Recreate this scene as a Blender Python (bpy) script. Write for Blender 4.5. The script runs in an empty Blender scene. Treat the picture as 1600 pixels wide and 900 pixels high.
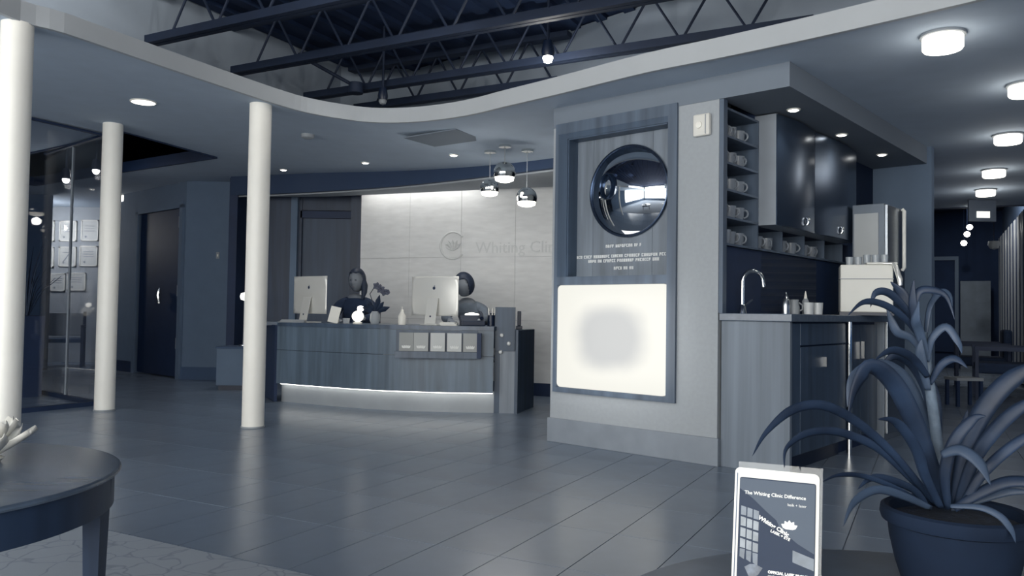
import bpy, bmesh, math, random
from mathutils import Vector, Matrix
from mathutils.geometry import delaunay_2d_cdt
random.seed(7)
R = math.radians
SC = bpy.context.scene
# ------------------------------------------------------------------ camera
F = 1235.0                                   # focal length in pixels of a 1600 px wide frame
CH = 0.91                                    # camera height
CAMR = Matrix.Rotation(R(90 + 1.7623), 3, 'X') @ Matrix.Rotation(R(0.871), 3, 'Z')
cd = bpy.data.cameras.new('camera'); cam = bpy.data.objects.new('camera', cd)
SC.collection.objects.link(cam)
cd.sensor_width = 36; cd.lens = F / 1600 * 36; cd.clip_start = 0.05
cam.location = (0, 0, CH); cam.rotation_euler = CAMR.to_euler()
SC.camera = cam
# ------------------------------------------------------------------ world, colour, large lights
w = bpy.data.worlds.new('world'); SC.world = w; w.use_nodes = True
w.node_tree.nodes['Background'].inputs[0].default_value = (0.10, 0.22, 0.50, 1)
w.node_tree.nodes['Background'].inputs[1].default_value = 0.7
SC.view_settings.view_transform = 'Standard'; SC.view_settings.look = 'None'
SC.view_settings.gamma = 1; SC.view_settings.exposure = 0.0
CREAM = (1.0, 0.975, 0.925)

def lamp(kind, loc, energy, rot=(0, 0, 0), size=None, size_y=None, color=CREAM, spot=None, blend=0.5, rad=None, name=None):
    L = bpy.data.lights.new(name or kind.lower() + '_light', kind); o = bpy.data.objects.new(L.name, L)
    SC.collection.objects.link(o); o.location = loc; o.rotation_euler = rot
    L.energy = energy; L.color = color
    if kind == 'AREA':
        L.shape = 'RECTANGLE'; L.size = size; L.size_y = size_y or size
    elif kind == 'SPOT':
        L.spot_size = R(spot); L.spot_blend = blend; L.shadow_soft_size = rad or 0.04
    else:
        L.shadow_soft_size = rad or 0.05
    return o
# daylight through the lobby's front windows (behind the camera and to its left)
lamp('AREA', (-1.9, -3.35, 1.95), 360, (R(90), 0, 0), 7.0, 2.8, name='window_daylight')
lamp('AREA', (-5.55, 0.2, 1.95), 205, (R(90), 0, R(-90)), 4.6, 2.8, name='window_daylight')

# ------------------------------------------------------------------ helpers
def ray(px, py):
    d = CAMR @ Vector(((px - 800) / F, (450 - py) / F, -1)); return d / d.y
def P(px, py, D):                              # point at depth D
    d = ray(px, py); return Vector((d.x * D, D, CH + d.z * D))
def AZ(px, py, z):                             # point on the level z
    d = ray(px, py); t = (z - CH) / d.z; return Vector((d.x * t, t, z))
def cz(x):                                     # the lobby ceiling falls a little from left to right
    t = max(0.0, min(1.0, (x + 2.8) / 3.2)); t = t * t * (3 - 2 * t); return 2.513 + (2.379 - 2.513) * t
def AC(px, py):                                # point on the ceiling
    z = 2.45
    for _ in range(12): p = AZ(px, py, z); z = cz(p.x)
    return Vector((p.x, p.y, cz(p.x)))
ANG_P = R(-41.4); ANG_A = R(-27.9)
B0 = Vector((1.252, 4.80, 0))
PX = Vector((math.cos(ANG_P), math.sin(ANG_P), 0)); PY = Vector((-math.sin(ANG_P), math.cos(ANG_P), 0))
AX = Vector((math.cos(ANG_A), math.sin(ANG_A), 0)); AY = Vector((-math.sin(ANG_A), math.cos(ANG_A), 0))
def PF(s, t, z=0): return B0 + PX * s + PY * t + Vector((0, 0, z))      # pillar frame
def AF(s, t, z=0): return AX * s + AY * t + Vector((0, 0, z))           # building grid frame

def lin(c): c /= 255; return c / 12.92 if c <= .04045 else ((c + .055) / 1.055) ** 2.4
def col(r, g, b): return (lin(r), lin(g), lin(b), 1)
MATS = {}
def mat(name, rgb, rough=0.6, metal=0.0, var=0.12, scale=6.0, bump=0.0, stretch=(1, 1, 1), emit=None, es=0, coat=0, spec=0.5, trans=0, kind='noise', rgb2=None, alpha=1):
    if name in MATS: return MATS[name]
    m = bpy.data.materials.new(name); m.use_nodes = True; nt = m.node_tree; N = nt.nodes; K = nt.links
    b = N['Principled BSDF']; c = col(*rgb)
    b.inputs['Roughness'].default_value = rough; b.inputs['Metallic'].default_value = metal
    b.inputs['Specular IOR Level'].default_value = spec
    b.inputs['Coat Weight'].default_value = coat; b.inputs['Coat Roughness'].default_value = 0.15
    b.inputs['Transmission Weight'].default_value = trans
    b.inputs['Alpha'].default_value = alpha
    tc = N.new('ShaderNodeTexCoord'); mp = N.new('ShaderNodeMapping'); K.new(tc.outputs['Object'], mp.inputs[0])
    mp.inputs['Scale'].default_value = stretch
    n = N.new('ShaderNodeTexNoise'); n.inputs['Scale'].default_value = scale; n.inputs['Detail'].default_value = 3
    K.new(mp.outputs[0], n.inputs['Vector'])
    r = N.new('ShaderNodeValToRGB'); K.new(n.outputs['Fac'], r.inputs[0])
    c2 = col(*rgb2) if rgb2 else c
    r.color_ramp.elements[0].position = .3; r.color_ramp.elements[1].position = .7
    r.color_ramp.elements[0].color = [x * (1 - var) for x in c[:3]] + [1]
    r.color_ramp.elements[1].color = [min(1, x * (1 + var)) for x in c2[:3]] + [1]
    K.new(r.outputs[0], b.inputs['Base Color'])
    if bump:
        bp = N.new('ShaderNodeBump'); bp.inputs['Strength'].default_value = bump; bp.inputs['Distance'].default_value = .01
        K.new(n.outputs['Fac'], bp.inputs['Height']); K.new(bp.outputs[0], b.inputs['Normal'])
    if emit:
        b.inputs['Emission Color'].default_value = col(*emit); b.inputs['Emission Strength'].default_value = es
    MATS[name] = m; return m
WOOD = dict(scale=3.0, stretch=(5, 5, .35), var=.25)
paint = mat('grey_wall_paint', (155, 161, 167), .8, var=.03, bump=.02, scale=40)
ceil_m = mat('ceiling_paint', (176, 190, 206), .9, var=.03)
white = mat('white_column_paint', (244, 242, 235), .45, var=.02)
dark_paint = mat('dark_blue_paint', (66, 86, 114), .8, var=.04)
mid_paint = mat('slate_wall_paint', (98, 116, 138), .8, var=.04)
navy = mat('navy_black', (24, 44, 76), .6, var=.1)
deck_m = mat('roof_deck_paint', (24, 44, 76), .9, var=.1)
steel_m = mat('joist_paint', (21, 36, 60), .7, var=.1)
fascia_m = mat('fascia_paint', (170, 175, 180), .8, var=.02)
wood_d = mat('dark_wood', (62, 78, 98), .45, **WOOD)
wood_desk = mat('desk_wood', (92, 108, 124), .4, **WOOD)
wood_p = mat('pillar_panel_wood', (112, 122, 134), .5, **WOOD)
wood_f = mat('frame_wood', (80, 93, 110), .45, **WOOD)
wood_c = mat('counter_end_wood', (110, 121, 134), .5, scale=2.2, stretch=(7, 7, .2), var=.22)
wood_t = mat('table_wood', (78, 92, 110), .27, scale=3, stretch=(.5, 6, 2), var=.15)
blackp = mat('black_plastic', (18, 32, 56), .4, var=.05)
whitep = mat('white_plastic', (236, 234, 226), .4, var=.02)
greyp = mat('grey_plastic', (150, 156, 162), .5, var=.03)
chrome = mat('chrome', (225, 226, 224), .08, 1, var=.01)
brushed = mat('brushed_steel', (176, 182, 188), .3, 1, var=.05, stretch=(1, 1, 12), scale=5)
alu = mat('aluminium_casing', (225, 225, 221), .35, .25, var=.01)
china = mat('mug_china', (128, 136, 146), .35, var=.02)
cloth_d = mat('dark_cloth', (34, 50, 76), .9, var=.1, scale=30)
cloth_g = mat('grey_cloth', (112, 122, 134), .9, var=.08, scale=30)
skin_m = mat('skin', (120, 126, 134), .55, var=.04)
hair_m = mat('hair', (30, 42, 62), .6, var=.2, scale=60)
leaf_m = mat('leaf_green', (20, 32, 51), .5, spec=.35, var=.25, scale=14, rgb2=(31, 45, 66))
leaf_l = mat('leaf_pale', (52, 66, 86), .5, spec=.35, var=.2, scale=14)
pot_m = mat('pot_glaze', (16, 29, 48), .85, spec=.2, var=.12, scale=20)
soil_m = mat('soil', (28, 38, 54), .95, var=.3, scale=80, bump=.5)
print_w = mat('print_white', (226, 228, 226), .6, var=.01)
print_g = mat('print_grey', (150, 156, 162), .6, var=.01)
def glow(name, rgb, s): return mat(name, rgb, .5, var=0, emit=rgb, es=s)
lamp_m = glow('lamp_diffuser', (255, 250, 238), 3.2)
bulb_m = glow('bulb_glass', (255, 251, 240), 8)
def glass(name, rgb, rough=.02, mix=.12):
    m = bpy.data.materials.new(name); m.use_nodes = True; N = m.node_tree.nodes; K = m.node_tree.links
    N.remove(N['Principled BSDF']); out = N['Material Output']
    t = N.new('ShaderNodeBsdfTransparent'); t.inputs[0].default_value = (*rgb, 1)
    g = N.new('ShaderNodeBsdfGlossy'); g.inputs['Roughness'].default_value = rough
    fr = N.new('ShaderNodeLayerWeight'); fr.inputs[0].default_value = .5
    pw = N.new('ShaderNodeMath'); pw.operation = 'POWER'; pw.inputs[1].default_value = 4; K.new(fr.outputs['Facing'], pw.inputs[0])
    ma = N.new('ShaderNodeMath'); ma.operation = 'MULTIPLY_ADD'; ma.inputs[1].default_value = .7; ma.inputs[2].default_value = .03; K.new(pw.outputs[0], ma.inputs[0])
    mx = N.new('ShaderNodeMixShader'); K.new(ma.outputs[0], mx.inputs[0]); K.new(t.outputs[0], mx.inputs[1]); K.new(g.outputs[0], mx.inputs[2])
    K.new(mx.outputs[0], out.inputs[0]); return m
pane_m = glass('tinted_glass', (.95, .96, .98)); clear_m = glass('clear_glass', (.93, .95, .96))

class MB:
    def __init__(s): s.v = []; s.f = []
    def add(s, vs, fs):
        o = len(s.v); s.v += [Vector(v) for v in vs]; s.f += [[i + o for i in f] for f in fs]; return s
    def box(s, x0, x1, y0, y1, z0, z1, M=None):
        vs = [Vector((x, y, z)) for z in (z0, z1) for x, y in ((x0, y0), (x1, y0), (x1, y1), (x0, y1))]
        if M: vs = [M @ v for v in vs]
        return s.add(vs, [(3, 2, 1, 0), (4, 5, 6, 7), (0, 1, 5, 4), (1, 2, 6, 5), (2, 3, 7, 6), (3, 0, 4, 7)])
    def bar(s, a, b, w, h=None, up=Vector((0, 0, 1))):
        a = Vector(a); b = Vector(b); h = h or w; d = (b - a); L = d.length; d.normalize()
        x = d.cross(up)
        if x.length < 1e-4: x = d.cross(Vector((0, 1, 0)))
        x.normalize(); z = x.cross(d)
        M = Matrix((x, d, z)).transposed().to_4x4(); M.translation = a
        return s.box(-w / 2, w / 2, 0, L, -h / 2, h / 2, M)
    def tube(s, pts, r, n=10, caps=True):
        pts = [Vector(p) for p in pts]; k = len(pts); rs = r if isinstance(r, (list, tuple)) else [r] * k
        vs = []; px = None
        for i, p in enumerate(pts):
            d = (pts[min(i + 1, k - 1)] - pts[max(i - 1, 0)]).normalized()
            if px is None: px = d.cross(Vector((0, 0, 1))) if abs(d.z) < .95 else d.cross(Vector((0, 1, 0)))
            px = (px - d * px.dot(d)).normalized(); py = d.cross(px)
            vs += [p + (px * math.cos(2 * math.pi * j / n) + py * math.sin(2 * math.pi * j / n)) * rs[i] for j in range(n)]
        fs = [(i * n + j, i * n + (j + 1) % n, (i + 1) * n + (j + 1) % n, (i + 1) * n + j) for i in range(k - 1) for j in range(n)]
        if caps: fs += [list(range(n))[::-1], [(k - 1) * n + j for j in range(n)]]
        return s.add(vs, fs)
    def lathe(s, prof, n=28, c=(0, 0, 0), M=None):
        c = Vector(c); vs = []; idx = []
        for r, z in prof:
            if r < 1e-5: idx.append([len(vs)] * n); vs.append(c + Vector((0, 0, z)))
            else:
                idx.append([len(vs) + j for j in range(n)])
                vs += [c + Vector((r * math.cos(2 * math.pi * j / n), r * math.sin(2 * math.pi * j / n), z)) for j in range(n)]
        fs = []
        for a, b in zip(idx, idx[1:]):
            for j in range(n):
                q = [a[j], a[(j + 1) % n], b[(j + 1) % n], b[j]]; q2 = []
                for i in q:
                    if i not in q2: q2.append(i)
                if len(q2) > 2: fs.append(q2)
        if M: vs = [M @ v for v in vs]
        return s.add(vs, fs)
    def prism(s, poly, z0, z1, M=None):
        n = len(poly); vs = [Vector((p[0], p[1], z)) for z in (z0, z1) for p in poly]
        if M: vs = [M @ v for v in vs]
        return s.add(vs, [list(range(n))[::-1], [n + i for i in range(n)]] + [(i, (i + 1) % n, n + (i + 1) % n, n + i) for i in range(n)])
    def strip(s, pts, z0, z1, th=.02, normal_side=1):   # a vertical wall of some thickness along a plan polyline
        pts = [Vector((p[0], p[1], 0)) for p in pts]; off = []
        for i, p in enumerate(pts):
            d = (pts[min(i + 1, len(pts) - 1)] - pts[max(i - 1, 0)]).normalized(); off.append(p + Vector((-d.y, d.x, 0)) * th * normal_side)
        zf0 = z0 if callable(z0) else (lambda p: z0); zf1 = z1 if callable(z1) else (lambda p: z1)
        n = len(pts); vs = []
        for p, q in zip(pts, off): vs += [Vector((p.x, p.y, zf0(p))), Vector((p.x, p.y, zf1(p))), Vector((q.x, q.y, zf1(p))), Vector((q.x, q.y, zf0(p)))]
        fs = []
        for i in range(n - 1):
            a = 4 * i; b = a + 4
            for k in range(4): fs.append((a + k, a + (k + 1) % 4, b + (k + 1) % 4, b + k))
        fs += [(3, 2, 1, 0), (4 * n - 4, 4 * n - 3, 4 * n - 2, 4 * n - 1)]
        return s.add(vs, fs)
    def build(s, name, m, parent=None, loc=None, rot=0, smooth=False, bevel=0, kind=None, label=None):
        me = bpy.data.meshes.new(name); me.from_pydata([tuple(v) for v in s.v], [], s.f)
        bm = bmesh.new(); bm.from_mesh(me); bmesh.ops.recalc_face_normals(bm, faces=bm.faces); bm.to_mesh(me); bm.free()
        me.materials.append(m); o = bpy.data.objects.new(name, me); SC.collection.objects.link(o)
        if smooth:
            me.polygons.foreach_set('use_smooth', [True] * len(me.polygons))
            me.set_sharp_from_angle(angle=R(40))
        if loc is not None: o.location = loc
        if rot: o.rotation_euler.z = rot
        if parent: o.parent = parent
        if bevel:
            b = o.modifiers.new('bevel', 'BEVEL'); b.width = bevel; b.segments = 2; b.limit_method = 'ANGLE'
        if kind: o['kind'] = kind
        if label: o['label'] = label
        return o
def tag(o, label, cat, group=None):
    o['label'] = label; o['category'] = cat
    if group: o['group'] = group
    return o
def thing(name, label, cat, loc=(0, 0, 0), rz=0, group=None):
    o = bpy.data.objects.new(name, None); SC.collection.objects.link(o); o.empty_display_size = .1
    o.location = loc; o.rotation_euler.z = rz; return tag(o, label, cat, group)
def struct(o): o['kind'] = 'structure'; return o
def dup(o, parent=None, loc=None, rz=None, label=None):
    c = o.copy(); SC.collection.objects.link(c)
    if parent: c.parent = parent
    if loc is not None: c.location = loc
    if rz is not None: c.rotation_euler.z = rz
    if label: c['label'] = label
    for ch in CH_OF(o): dup(ch, c)
    return c
def CH_OF(o): return [x for x in SC.collection.objects if x.parent == o]
def text(body, size, m, parent, loc, rot, name='lettering', ext=.001, align='CENTER', sx=1, bold=0, rotm=None):
    cu = bpy.data.curves.new('t', 'FONT'); cu.body = body; cu.size = size; cu.extrude = ext; cu.align_x = align; cu.align_y = 'CENTER'; cu.resolution_u = 2; cu.offset = bold
    t = bpy.data.objects.new('t', cu); SC.collection.objects.link(t)
    bpy.context.view_layer.update()
    me = bpy.data.meshes.new_from_object(t.evaluated_get(bpy.context.evaluated_depsgraph_get()))
    bpy.data.objects.remove(t)
    me.materials.clear(); me.materials.append(m); o = bpy.data.objects.new(name, me); SC.collection.objects.link(o)
    if parent: o.parent = parent
    o.location = loc; o.rotation_euler = rot; o.scale = (sx, 1, 1); return o
ROOM = {}
# ================================================================== STRUCTURE
# ---- floor: grout slab, tiles, carpet
carpet_edge = 2.41 * .8667
fl = struct(MB().box(-16, 16, -6, 22, -.08, -.004).build('floor', mat('grout', (88, 98, 112), .8)))
TW, TL, GAP = .28, .507, .004
def tile_mat():
    m = mat('floor_tile', (118, 131, 148), .27, var=.10, scale=2.5, spec=.6)
    b = m.node_tree.nodes['Principled BSDF']; return m
tm = tile_mat()
cands = []
for i in range(-46, 46):
    for j in range(-1, 34):
        s0 = -1.144 + i * TW; t0 = 3.12 - TL * 2 + (j - 1) * TL
        t0c = max(t0, carpet_edge + .004)
        if t0 + TL < carpet_edge + .03: continue
        c = AF(s0 + TW / 2, (t0c + t0 + TL) / 2)
        if not (-15 < c.x < 15 and c.y < 21): continue
        vis = c.y > 1.5 and abs(c.x / c.y) < .66
        full = t0c == t0
        cands.append((c.length if vis else 99, s0, t0c, t0 + TL, full, vis))
cands.sort(key=lambda q: (q[0], q[1], q[2]))
proto_me = None; rest = MB(); cnt = 0
for q in cands:
    s0, ta, tb = q[1], q[2], q[3]
    if q[5] and cnt < 290:
        cnt += 1
        if q[4] and proto_me:
            o = bpy.data.objects.new('floor_tile', proto_me); SC.collection.objects.link(o); o.parent = fl
        else:
            o = MB().box(GAP / 2, TW - GAP / 2, GAP / 2, (tb - ta) - GAP / 2, -.004, 0).build('floor_tile', tm, fl)
            if q[4]: proto_me = o.data
        o.location = AF(s0, ta, random.uniform(0, .0004)); o.rotation_euler.z = ANG_A
    else:
        M = Matrix.Translation(AF(s0, ta)) @ Matrix.Rotation(ANG_A, 4, 'Z')
        rest.box(GAP / 2, TW - GAP / 2, GAP / 2, (tb - ta) - GAP / 2, -.004, 0, M)
rest.build('distant_floor_tiles', tm, fl, kind='stuff')
# carpet with a cracked leaf pattern
cm = mat('carpet_pile', (128, 136, 146), .95, var=.05, scale=12)
nt = cm.node_tree; N = nt.nodes; K = nt.links; bs = N['Principled BSDF']
tc = N.new('ShaderNodeTexCoord'); vn = N.new('ShaderNodeTexVoronoi'); vn.feature = 'DISTANCE_TO_EDGE'; vn.inputs['Scale'].default_value = 9.5
nz = N.new('ShaderNodeTexNoise'); nz.inputs['Scale'].default_value = 5; mx = N.new('ShaderNodeMixRGB'); mx.inputs[0].default_value = .16
K.new(tc.outputs['Object'], nz.inputs['Vector']); K.new(tc.outputs['Object'], mx.inputs[1]); K.new(nz.outputs['Color'], mx.inputs[2]); K.new(mx.outputs[0], vn.inputs['Vector'])
rp = N.new('ShaderNodeValToRGB'); K.new(vn.outputs['Distance'], rp.inputs[0])
rp.color_ramp.elements[0].color = col(122, 131, 143); rp.color_ramp.elements[1].color = col(146, 154, 164); rp.color_ramp.elements[1].position = .04
K.new(rp.outputs[0], bs.inputs['Base Color'])
bp = N.new('ShaderNodeBump'); bp.inputs['Strength'].default_value = .4; bp.inputs['Distance'].default_value = .01; K.new(rp.outputs[0], bp.inputs['Height']); K.new(bp.outputs[0], bs.inputs['Normal'])
M = Matrix.Rotation(ANG_A, 4, 'Z')
cp = struct(MB().box(-9, 9, -9, carpet_edge, -.004, .006, M).build('carpet', cm))

# ---- ceiling with the curved opening and a second opening at the left
crv_px = [(-260, -135), (0, 18), (100, 50), (200, 84), (300, 118), (396, 150), (440, 164), (480, 175), (530, 184), (580, 190), (640, 190), (700, 184), (745, 176), (790, 165), (880, 144), (1010, 112), (1120, 90), (1280, 56), (1522, 0), (1700, -45)]
crv = [AC(*p) for p in crv_px]
def cat(pts, n=4):
    out = []
    for i in range(len(pts) - 1):
        p0 = pts[max(i - 1, 0)]; p1 = pts[i]; p2 = pts[i + 1]; p3 = pts[min(i + 2, len(pts) - 1)]
        for k in range(n):
            t = k / n; out.append(.5 * ((2 * p1) + (p2 - p0) * t + (2 * p0 - 5 * p1 + 4 * p2 - p3) * t * t + (3 * p1 - p0 - 3 * p2 + p3) * t ** 3))
    return out + [pts[-1]]
crv = cat(crv, 4)
K1 = Vector((-3.18, 8.36, 0))
hole2 = [K1, Vector((-3.57, 7.23, 0)), Vector((-6.8, 9.5, 0)), Vector((-6.4, 10.5, 0))]
outer = [(-14, 20), (14, 20), (14, -3.5)]
poly = [Vector((p.x, p.y)) for p in crv]
loop = poly + [Vector((3.2, -3.5)), Vector((14, -3.5)), Vector((14, 20)), Vector((-14, 20)), Vector((-14, -3.5)), Vector((-3.6, -3.5))]
def inside(p, pg):
    r = False; n = len(pg)
    for i in range(n):
        a = pg[i]; b = pg[i - 1]
        if (a[1] > p[1]) != (b[1] > p[1]) and p[0] < (b[0] - a[0]) * (p[1] - a[1]) / (b[1] - a[1]) + a[0]: r = not r
    return r
h2 = [Vector((p.x, p.y)) for p in hole2]
grid = [Vector((x * .4 - 3.2, y * .8 - 3.3)) for x in range(0, 11) for y in range(0, 29)]
c0_ = PF(.475, 3.0); h3 = [(c0_ + AX * a + AY * b).to_2d() for a, b in ((-.06, 4.34), (1.2, 4.34), (1.2, 9.2), (-.06, 9.2))]
pts = loop + h2 + h3 + grid; n1 = len(loop)
edges = [(i, (i + 1) % n1) for i in range(n1)] + [(n1 + i, n1 + (i + 1) % 4) for i in range(4)] + [(n1 + 4 + i, n1 + 4 + (i + 1) % 4) for i in range(4)]
vs, es_, fs, *_ = delaunay_2d_cdt(pts, edges, [], 0, 1e-5)
keep = []
for f in fs:
    c = sum((vs[i] for i in f), Vector((0, 0))) / len(f)
    if inside(c, loop) and not inside(c, h2) and not inside(c, h3): keep.append(f)
cb = MB().add([Vector((v.x, v.y, cz(v.x))) for v in vs], keep)
ceil_o = struct(cb.build('ceiling', ceil_m))
# fascia round the curved opening (light upstand)
struct(MB().strip([(p.x, p.y) for p in crv], lambda p: cz(p.x) - .004, lambda p: cz(p.x) + .115, .03, 1).build('trim_1', fascia_m))
struct(MB().strip([(p.x, p.y) for p in hole2] + [(K1.x, K1.y)], 2.50, 2.62, .03, 1).build('trim_2', navy))
# roof deck, corrugated, above everything
dk = MB(); dk.box(-14, 14, -4, 20, 3.62, 3.70)
deck = struct(dk.build('roof_deck', deck_m))
rb = MB()
for i in range(-22, 22): rb.box(i * .3, i * .3 + .11, -6, 13, 3.58, 3.63, Matrix.Rotation(ANG_A, 4, 'Z'))
rb.build('deck_ribs', deck_m, deck, kind='stuff')
# grey upper walls of the plenum
SLEFT = -5.73
ul = [AF(SLEFT, -4), AF(SLEFT, 7.6), Vector((-1.95, 8.62, 0)), Vector((-1.14, 8.74, 0)), Vector((-.40, 8.12, 0)), Vector((.31, 7.64, 0)), Vector((1.35, 6.55, 0)), Vector((1.35, 6.55, 0)) + PX * 5, Vector((1.35, 6.55, 0)) + PX * 5 - PY * 8]
struct(MB().strip([(p.x, p.y) for p in ul], 2.57, 3.60, .05, 1).build('wall_plenum', mat('plenum_paint', (146, 157, 170), .85, var=.03)))
# ---- pillar (a wall block)
pil = MB()
pil.box(-1.29, -.225, .11, 1.6, .0, 2.40); pil.box(-.225, 0, .11, .505, 0, 1.335); pil.box(-.225, 0, .505, 1.6, 0, 1.335); pil.box(-.225, -.17, .505, 1.6, 1.335, 2.40); pil.box(-.225, 0, .045, .055, 1.34, 2.232)
pil.box(-1.29, 0, 0, .11, 0, .355); pil.box(-1.29, 0, 0, .11, 2.255, 2.40)
pil.box(-1.29, -1.256, 0, .11, .355, 2.255); pil.box(-.28, 0, 0, .045, .355, 2.255); pil.box(-.28, -.225, .045, .11, .355, 2.255)
pillar = struct(pil.build('wall_pillar', paint, loc=B0, rot=ANG_P))
struct(MB().box(-1.305, .012, -.014, 1.6, 0, .168).build('baseboard_pillar', mat('baseboard_tile', (130, 138, 148), .5, var=.08), loc=B0, rot=ANG_P, bevel=.003))
# soffit over the coffee bar
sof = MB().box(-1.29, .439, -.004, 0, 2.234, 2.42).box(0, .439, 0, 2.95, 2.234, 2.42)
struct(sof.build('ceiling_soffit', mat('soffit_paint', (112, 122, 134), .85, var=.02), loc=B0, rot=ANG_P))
# wall behind the bar and end wall
struct(MB().box(-.30, -.22, 1.6, 3.05, 0, 2.42).box(-.08, 0, .5, 3.0, .0, 1.34).box(-.08, 0, 2.3, 3.0, 1.34, 2.3).box(-.16,-.0,.505,3.,1.502,2.3).box(0, .006, .05, .6, .925, 1.338).build('wall_bar', navy, loc=B0, rot=ANG_P))
struct(MB().box(-.05, .475, 2.95, 3.03, 0, 2.42).build('wall_bar_end', mid_paint, loc=B0, rot=ANG_P))
# right corridor
corr0 = PF(.475, 3.0)
M0 = Matrix.Translation(corr0) @ Matrix.Rotation(ANG_A, 4, 'Z')
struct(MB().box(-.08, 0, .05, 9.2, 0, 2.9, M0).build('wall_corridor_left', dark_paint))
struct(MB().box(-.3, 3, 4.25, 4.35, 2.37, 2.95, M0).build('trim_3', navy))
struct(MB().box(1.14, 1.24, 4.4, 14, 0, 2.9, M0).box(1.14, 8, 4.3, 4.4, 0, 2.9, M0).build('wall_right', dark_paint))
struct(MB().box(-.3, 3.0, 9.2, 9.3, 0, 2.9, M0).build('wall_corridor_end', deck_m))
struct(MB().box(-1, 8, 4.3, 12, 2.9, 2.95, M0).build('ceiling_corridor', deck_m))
# door frames inside the corridor
d3 = struct(MB().box(.0, .05, 9.1, 9.2, 0, 2.0, M0).box(.38, .44, 9.1, 9.2, 0, 2.0, M0).box(.0, .44, 9.1, 9.2, 2.0, 2.07, M0).build('door_3', mid_paint))
MB().box(.05, .38, 9.15, 9.19, .30, 2.0, M0).build('door_leaf', deck_m, d3)
struct(MB().box(.46, .93, 8.8, 8.9, 0, 1.6, M0).build('wall_corridor_return', mat('pale_slate', (104, 116, 130), .8)))
# ---- outer shell of the building
struct(MB().box(-14, -13.9, -4, 20, 0, 3.7).build('wall_outer_left', dark_paint)); struct(MB().box(-14, 14, 19.9, 20, 0, 3.7).build('wall_outer_back', dark_paint))
struct(MB().box(9.9, 10, 4.9, 20, 0, 3.7).build('wall_outer_right', dark_paint))
# ---- back of the lobby
fw0 = Vector((.65, 8.55, 0)); fw1 = Vector((-1.83, 9.50, 0)); fd = (fw1 - fw0); FWL = fd.length; FWA = math.atan2(fd.y, fd.x)
stone = mat('limestone_panel', (224, 225, 225), .75, var=.06, scale=5, stretch=(1, 1, 4), bump=.15)
fwo = struct(MB().box(0, FWL, -.12, -.01, 0, 2.9).build('wall_feature', mat('wall_substrate', (120, 126, 134), .8), loc=fw0, rot=FWA))
ncol = 4; cw = FWL / ncol
for i in range(ncol):
    for k, (za, zb) in enumerate(((.12, .82), (.82, 1.53), (1.53, 2.8))):
        MB().box(i * cw + .0015, (i + 1) * cw - .0015, -.012, random.uniform(.002, .006), za + .001, zb - .001).build('stone_panel', stone, fwo)
struct(MB().box(0, FWL, 0, .012, 0, .14).build('baseboard_back', navy, loc=fw0, rot=FWA))
# bulkhead (dark curved band) in front of the feature wall
bkx = [PF(-1.29, 1.75), Vector((-.68, 8.20, 0)), Vector((-1.30, 8.72, 0)), Vector((-1.95, 9.12, 0)), Vector((-2.7, 9.42, 0)), Vector((-3.42, 9.6, 0))]
bkx = cat([Vector((.45, 7.40, 0)), Vector((-.12, 7.86, 0)), Vector((-.68, 8.28, 0)), Vector((-1.30, 8.70, 0)), Vector((-1.95, 9.04, 0)), Vector((-2.7, 9.36, 0)), Vector((-3.45, 9.6, 0))], 4)
struct(MB().strip([(p.x, p.y) for p in bkx], 2.285, lambda p: cz(p.x), .06, -1).build('trim_4', mat('bulkhead_navy', (44, 62, 90), .7, var=.03)))
# inner soffit between bulkhead and wall, leaving a cove slot
iw = MB(); inn = [p + Vector((.03, .05, 0)) for p in bkx]; nrm = Vector((-fd.y, fd.x, 0)).normalized() * -1
if nrm.y > 0: nrm = -nrm
vv = []
for p in inn:
    t = max(0, min(1.15, (p - fw0).dot(fd) / fd.length_squared)); q = fw0 + fd * t + nrm * .16
    vv += [Vector((p.x, p.y, 2.288)), Vector((q.x, q.y, 2.288))]
iw.add(vv, [(2 * i, 2 * i + 1, 2 * i + 3, 2 * i + 2) for i in range(len(inn) - 1)])
struct(iw.build('ceiling_cove', paint)).modifiers.new('s', 'SOLIDIFY').thickness = .02
# dark wall with a door, left of the feature wall
DW = struct(MB().box(-3.45, -2.66, 9.93, 10.03, 0, 2.9).box(-2.00, -1.78, 9.72, 10.05, 0, 2.9).box(-2.72, -1.95, 9.95, 10.05, 2.16, 2.9).build('wall_back', mat('back_wood', (44, 58, 80), .5, **WOOD)))
MB().box(-2.78, -2.70, 9.86, 9.95, 0, 2.42).build('panel_post', mid_paint, DW)
door = struct(MB().box(-2.68, -1.95, 9.98, 10.02, 0, 2.10).build('door_2', mat('door_wood', (52, 68, 90), .5, **WOOD)))
MB().box(-2.68, -1.95, 9.93, 9.98, 2.06, 2.15).build('door_head', navy, door)
MB().tube([(-2.60, 9.95, .98), (-2.60, 9.95, 1.12)], .012).build('door_handle', brushed, door)
# wall and door at the left
struct(MB().box(-4.15, -3.45, 10.0, 10.1, 0, 2.53).build('wall_left', mid_paint))
struct(MB().box(-4.16, -3.44, 9.985, 10.0, 0, .16).build('baseboard_left', dark_paint))
LW = Matrix.Translation((-4.15, 10.0, 0)) @ Matrix.Rotation(ANG_P + math.pi, 4, 'Z')   # local +x runs back-left
struct(MB().box(0, .10, -.1, 0, 0, 2.53, LW).box(1.36, 2.0, -.1, 0, 0, 2.53, LW).box(.10, 1.36, -.1, 0, 2.2, 2.53, LW).build('wall_left_far', mid_paint))
struct(MB().box(1.42, 2.0, 0, .015, 0, .15, LW).build('baseboard_left_far', navy))
d1 = struct(MB().box(.04, .12, 0, .03, 0, 2.22, LW).box(1.34, 1.42, 0, .03, 0, 2.22, LW).box(.04, 1.42, 0, .03, 2.18, 2.26, LW).build('door_1', mid_paint))
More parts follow.
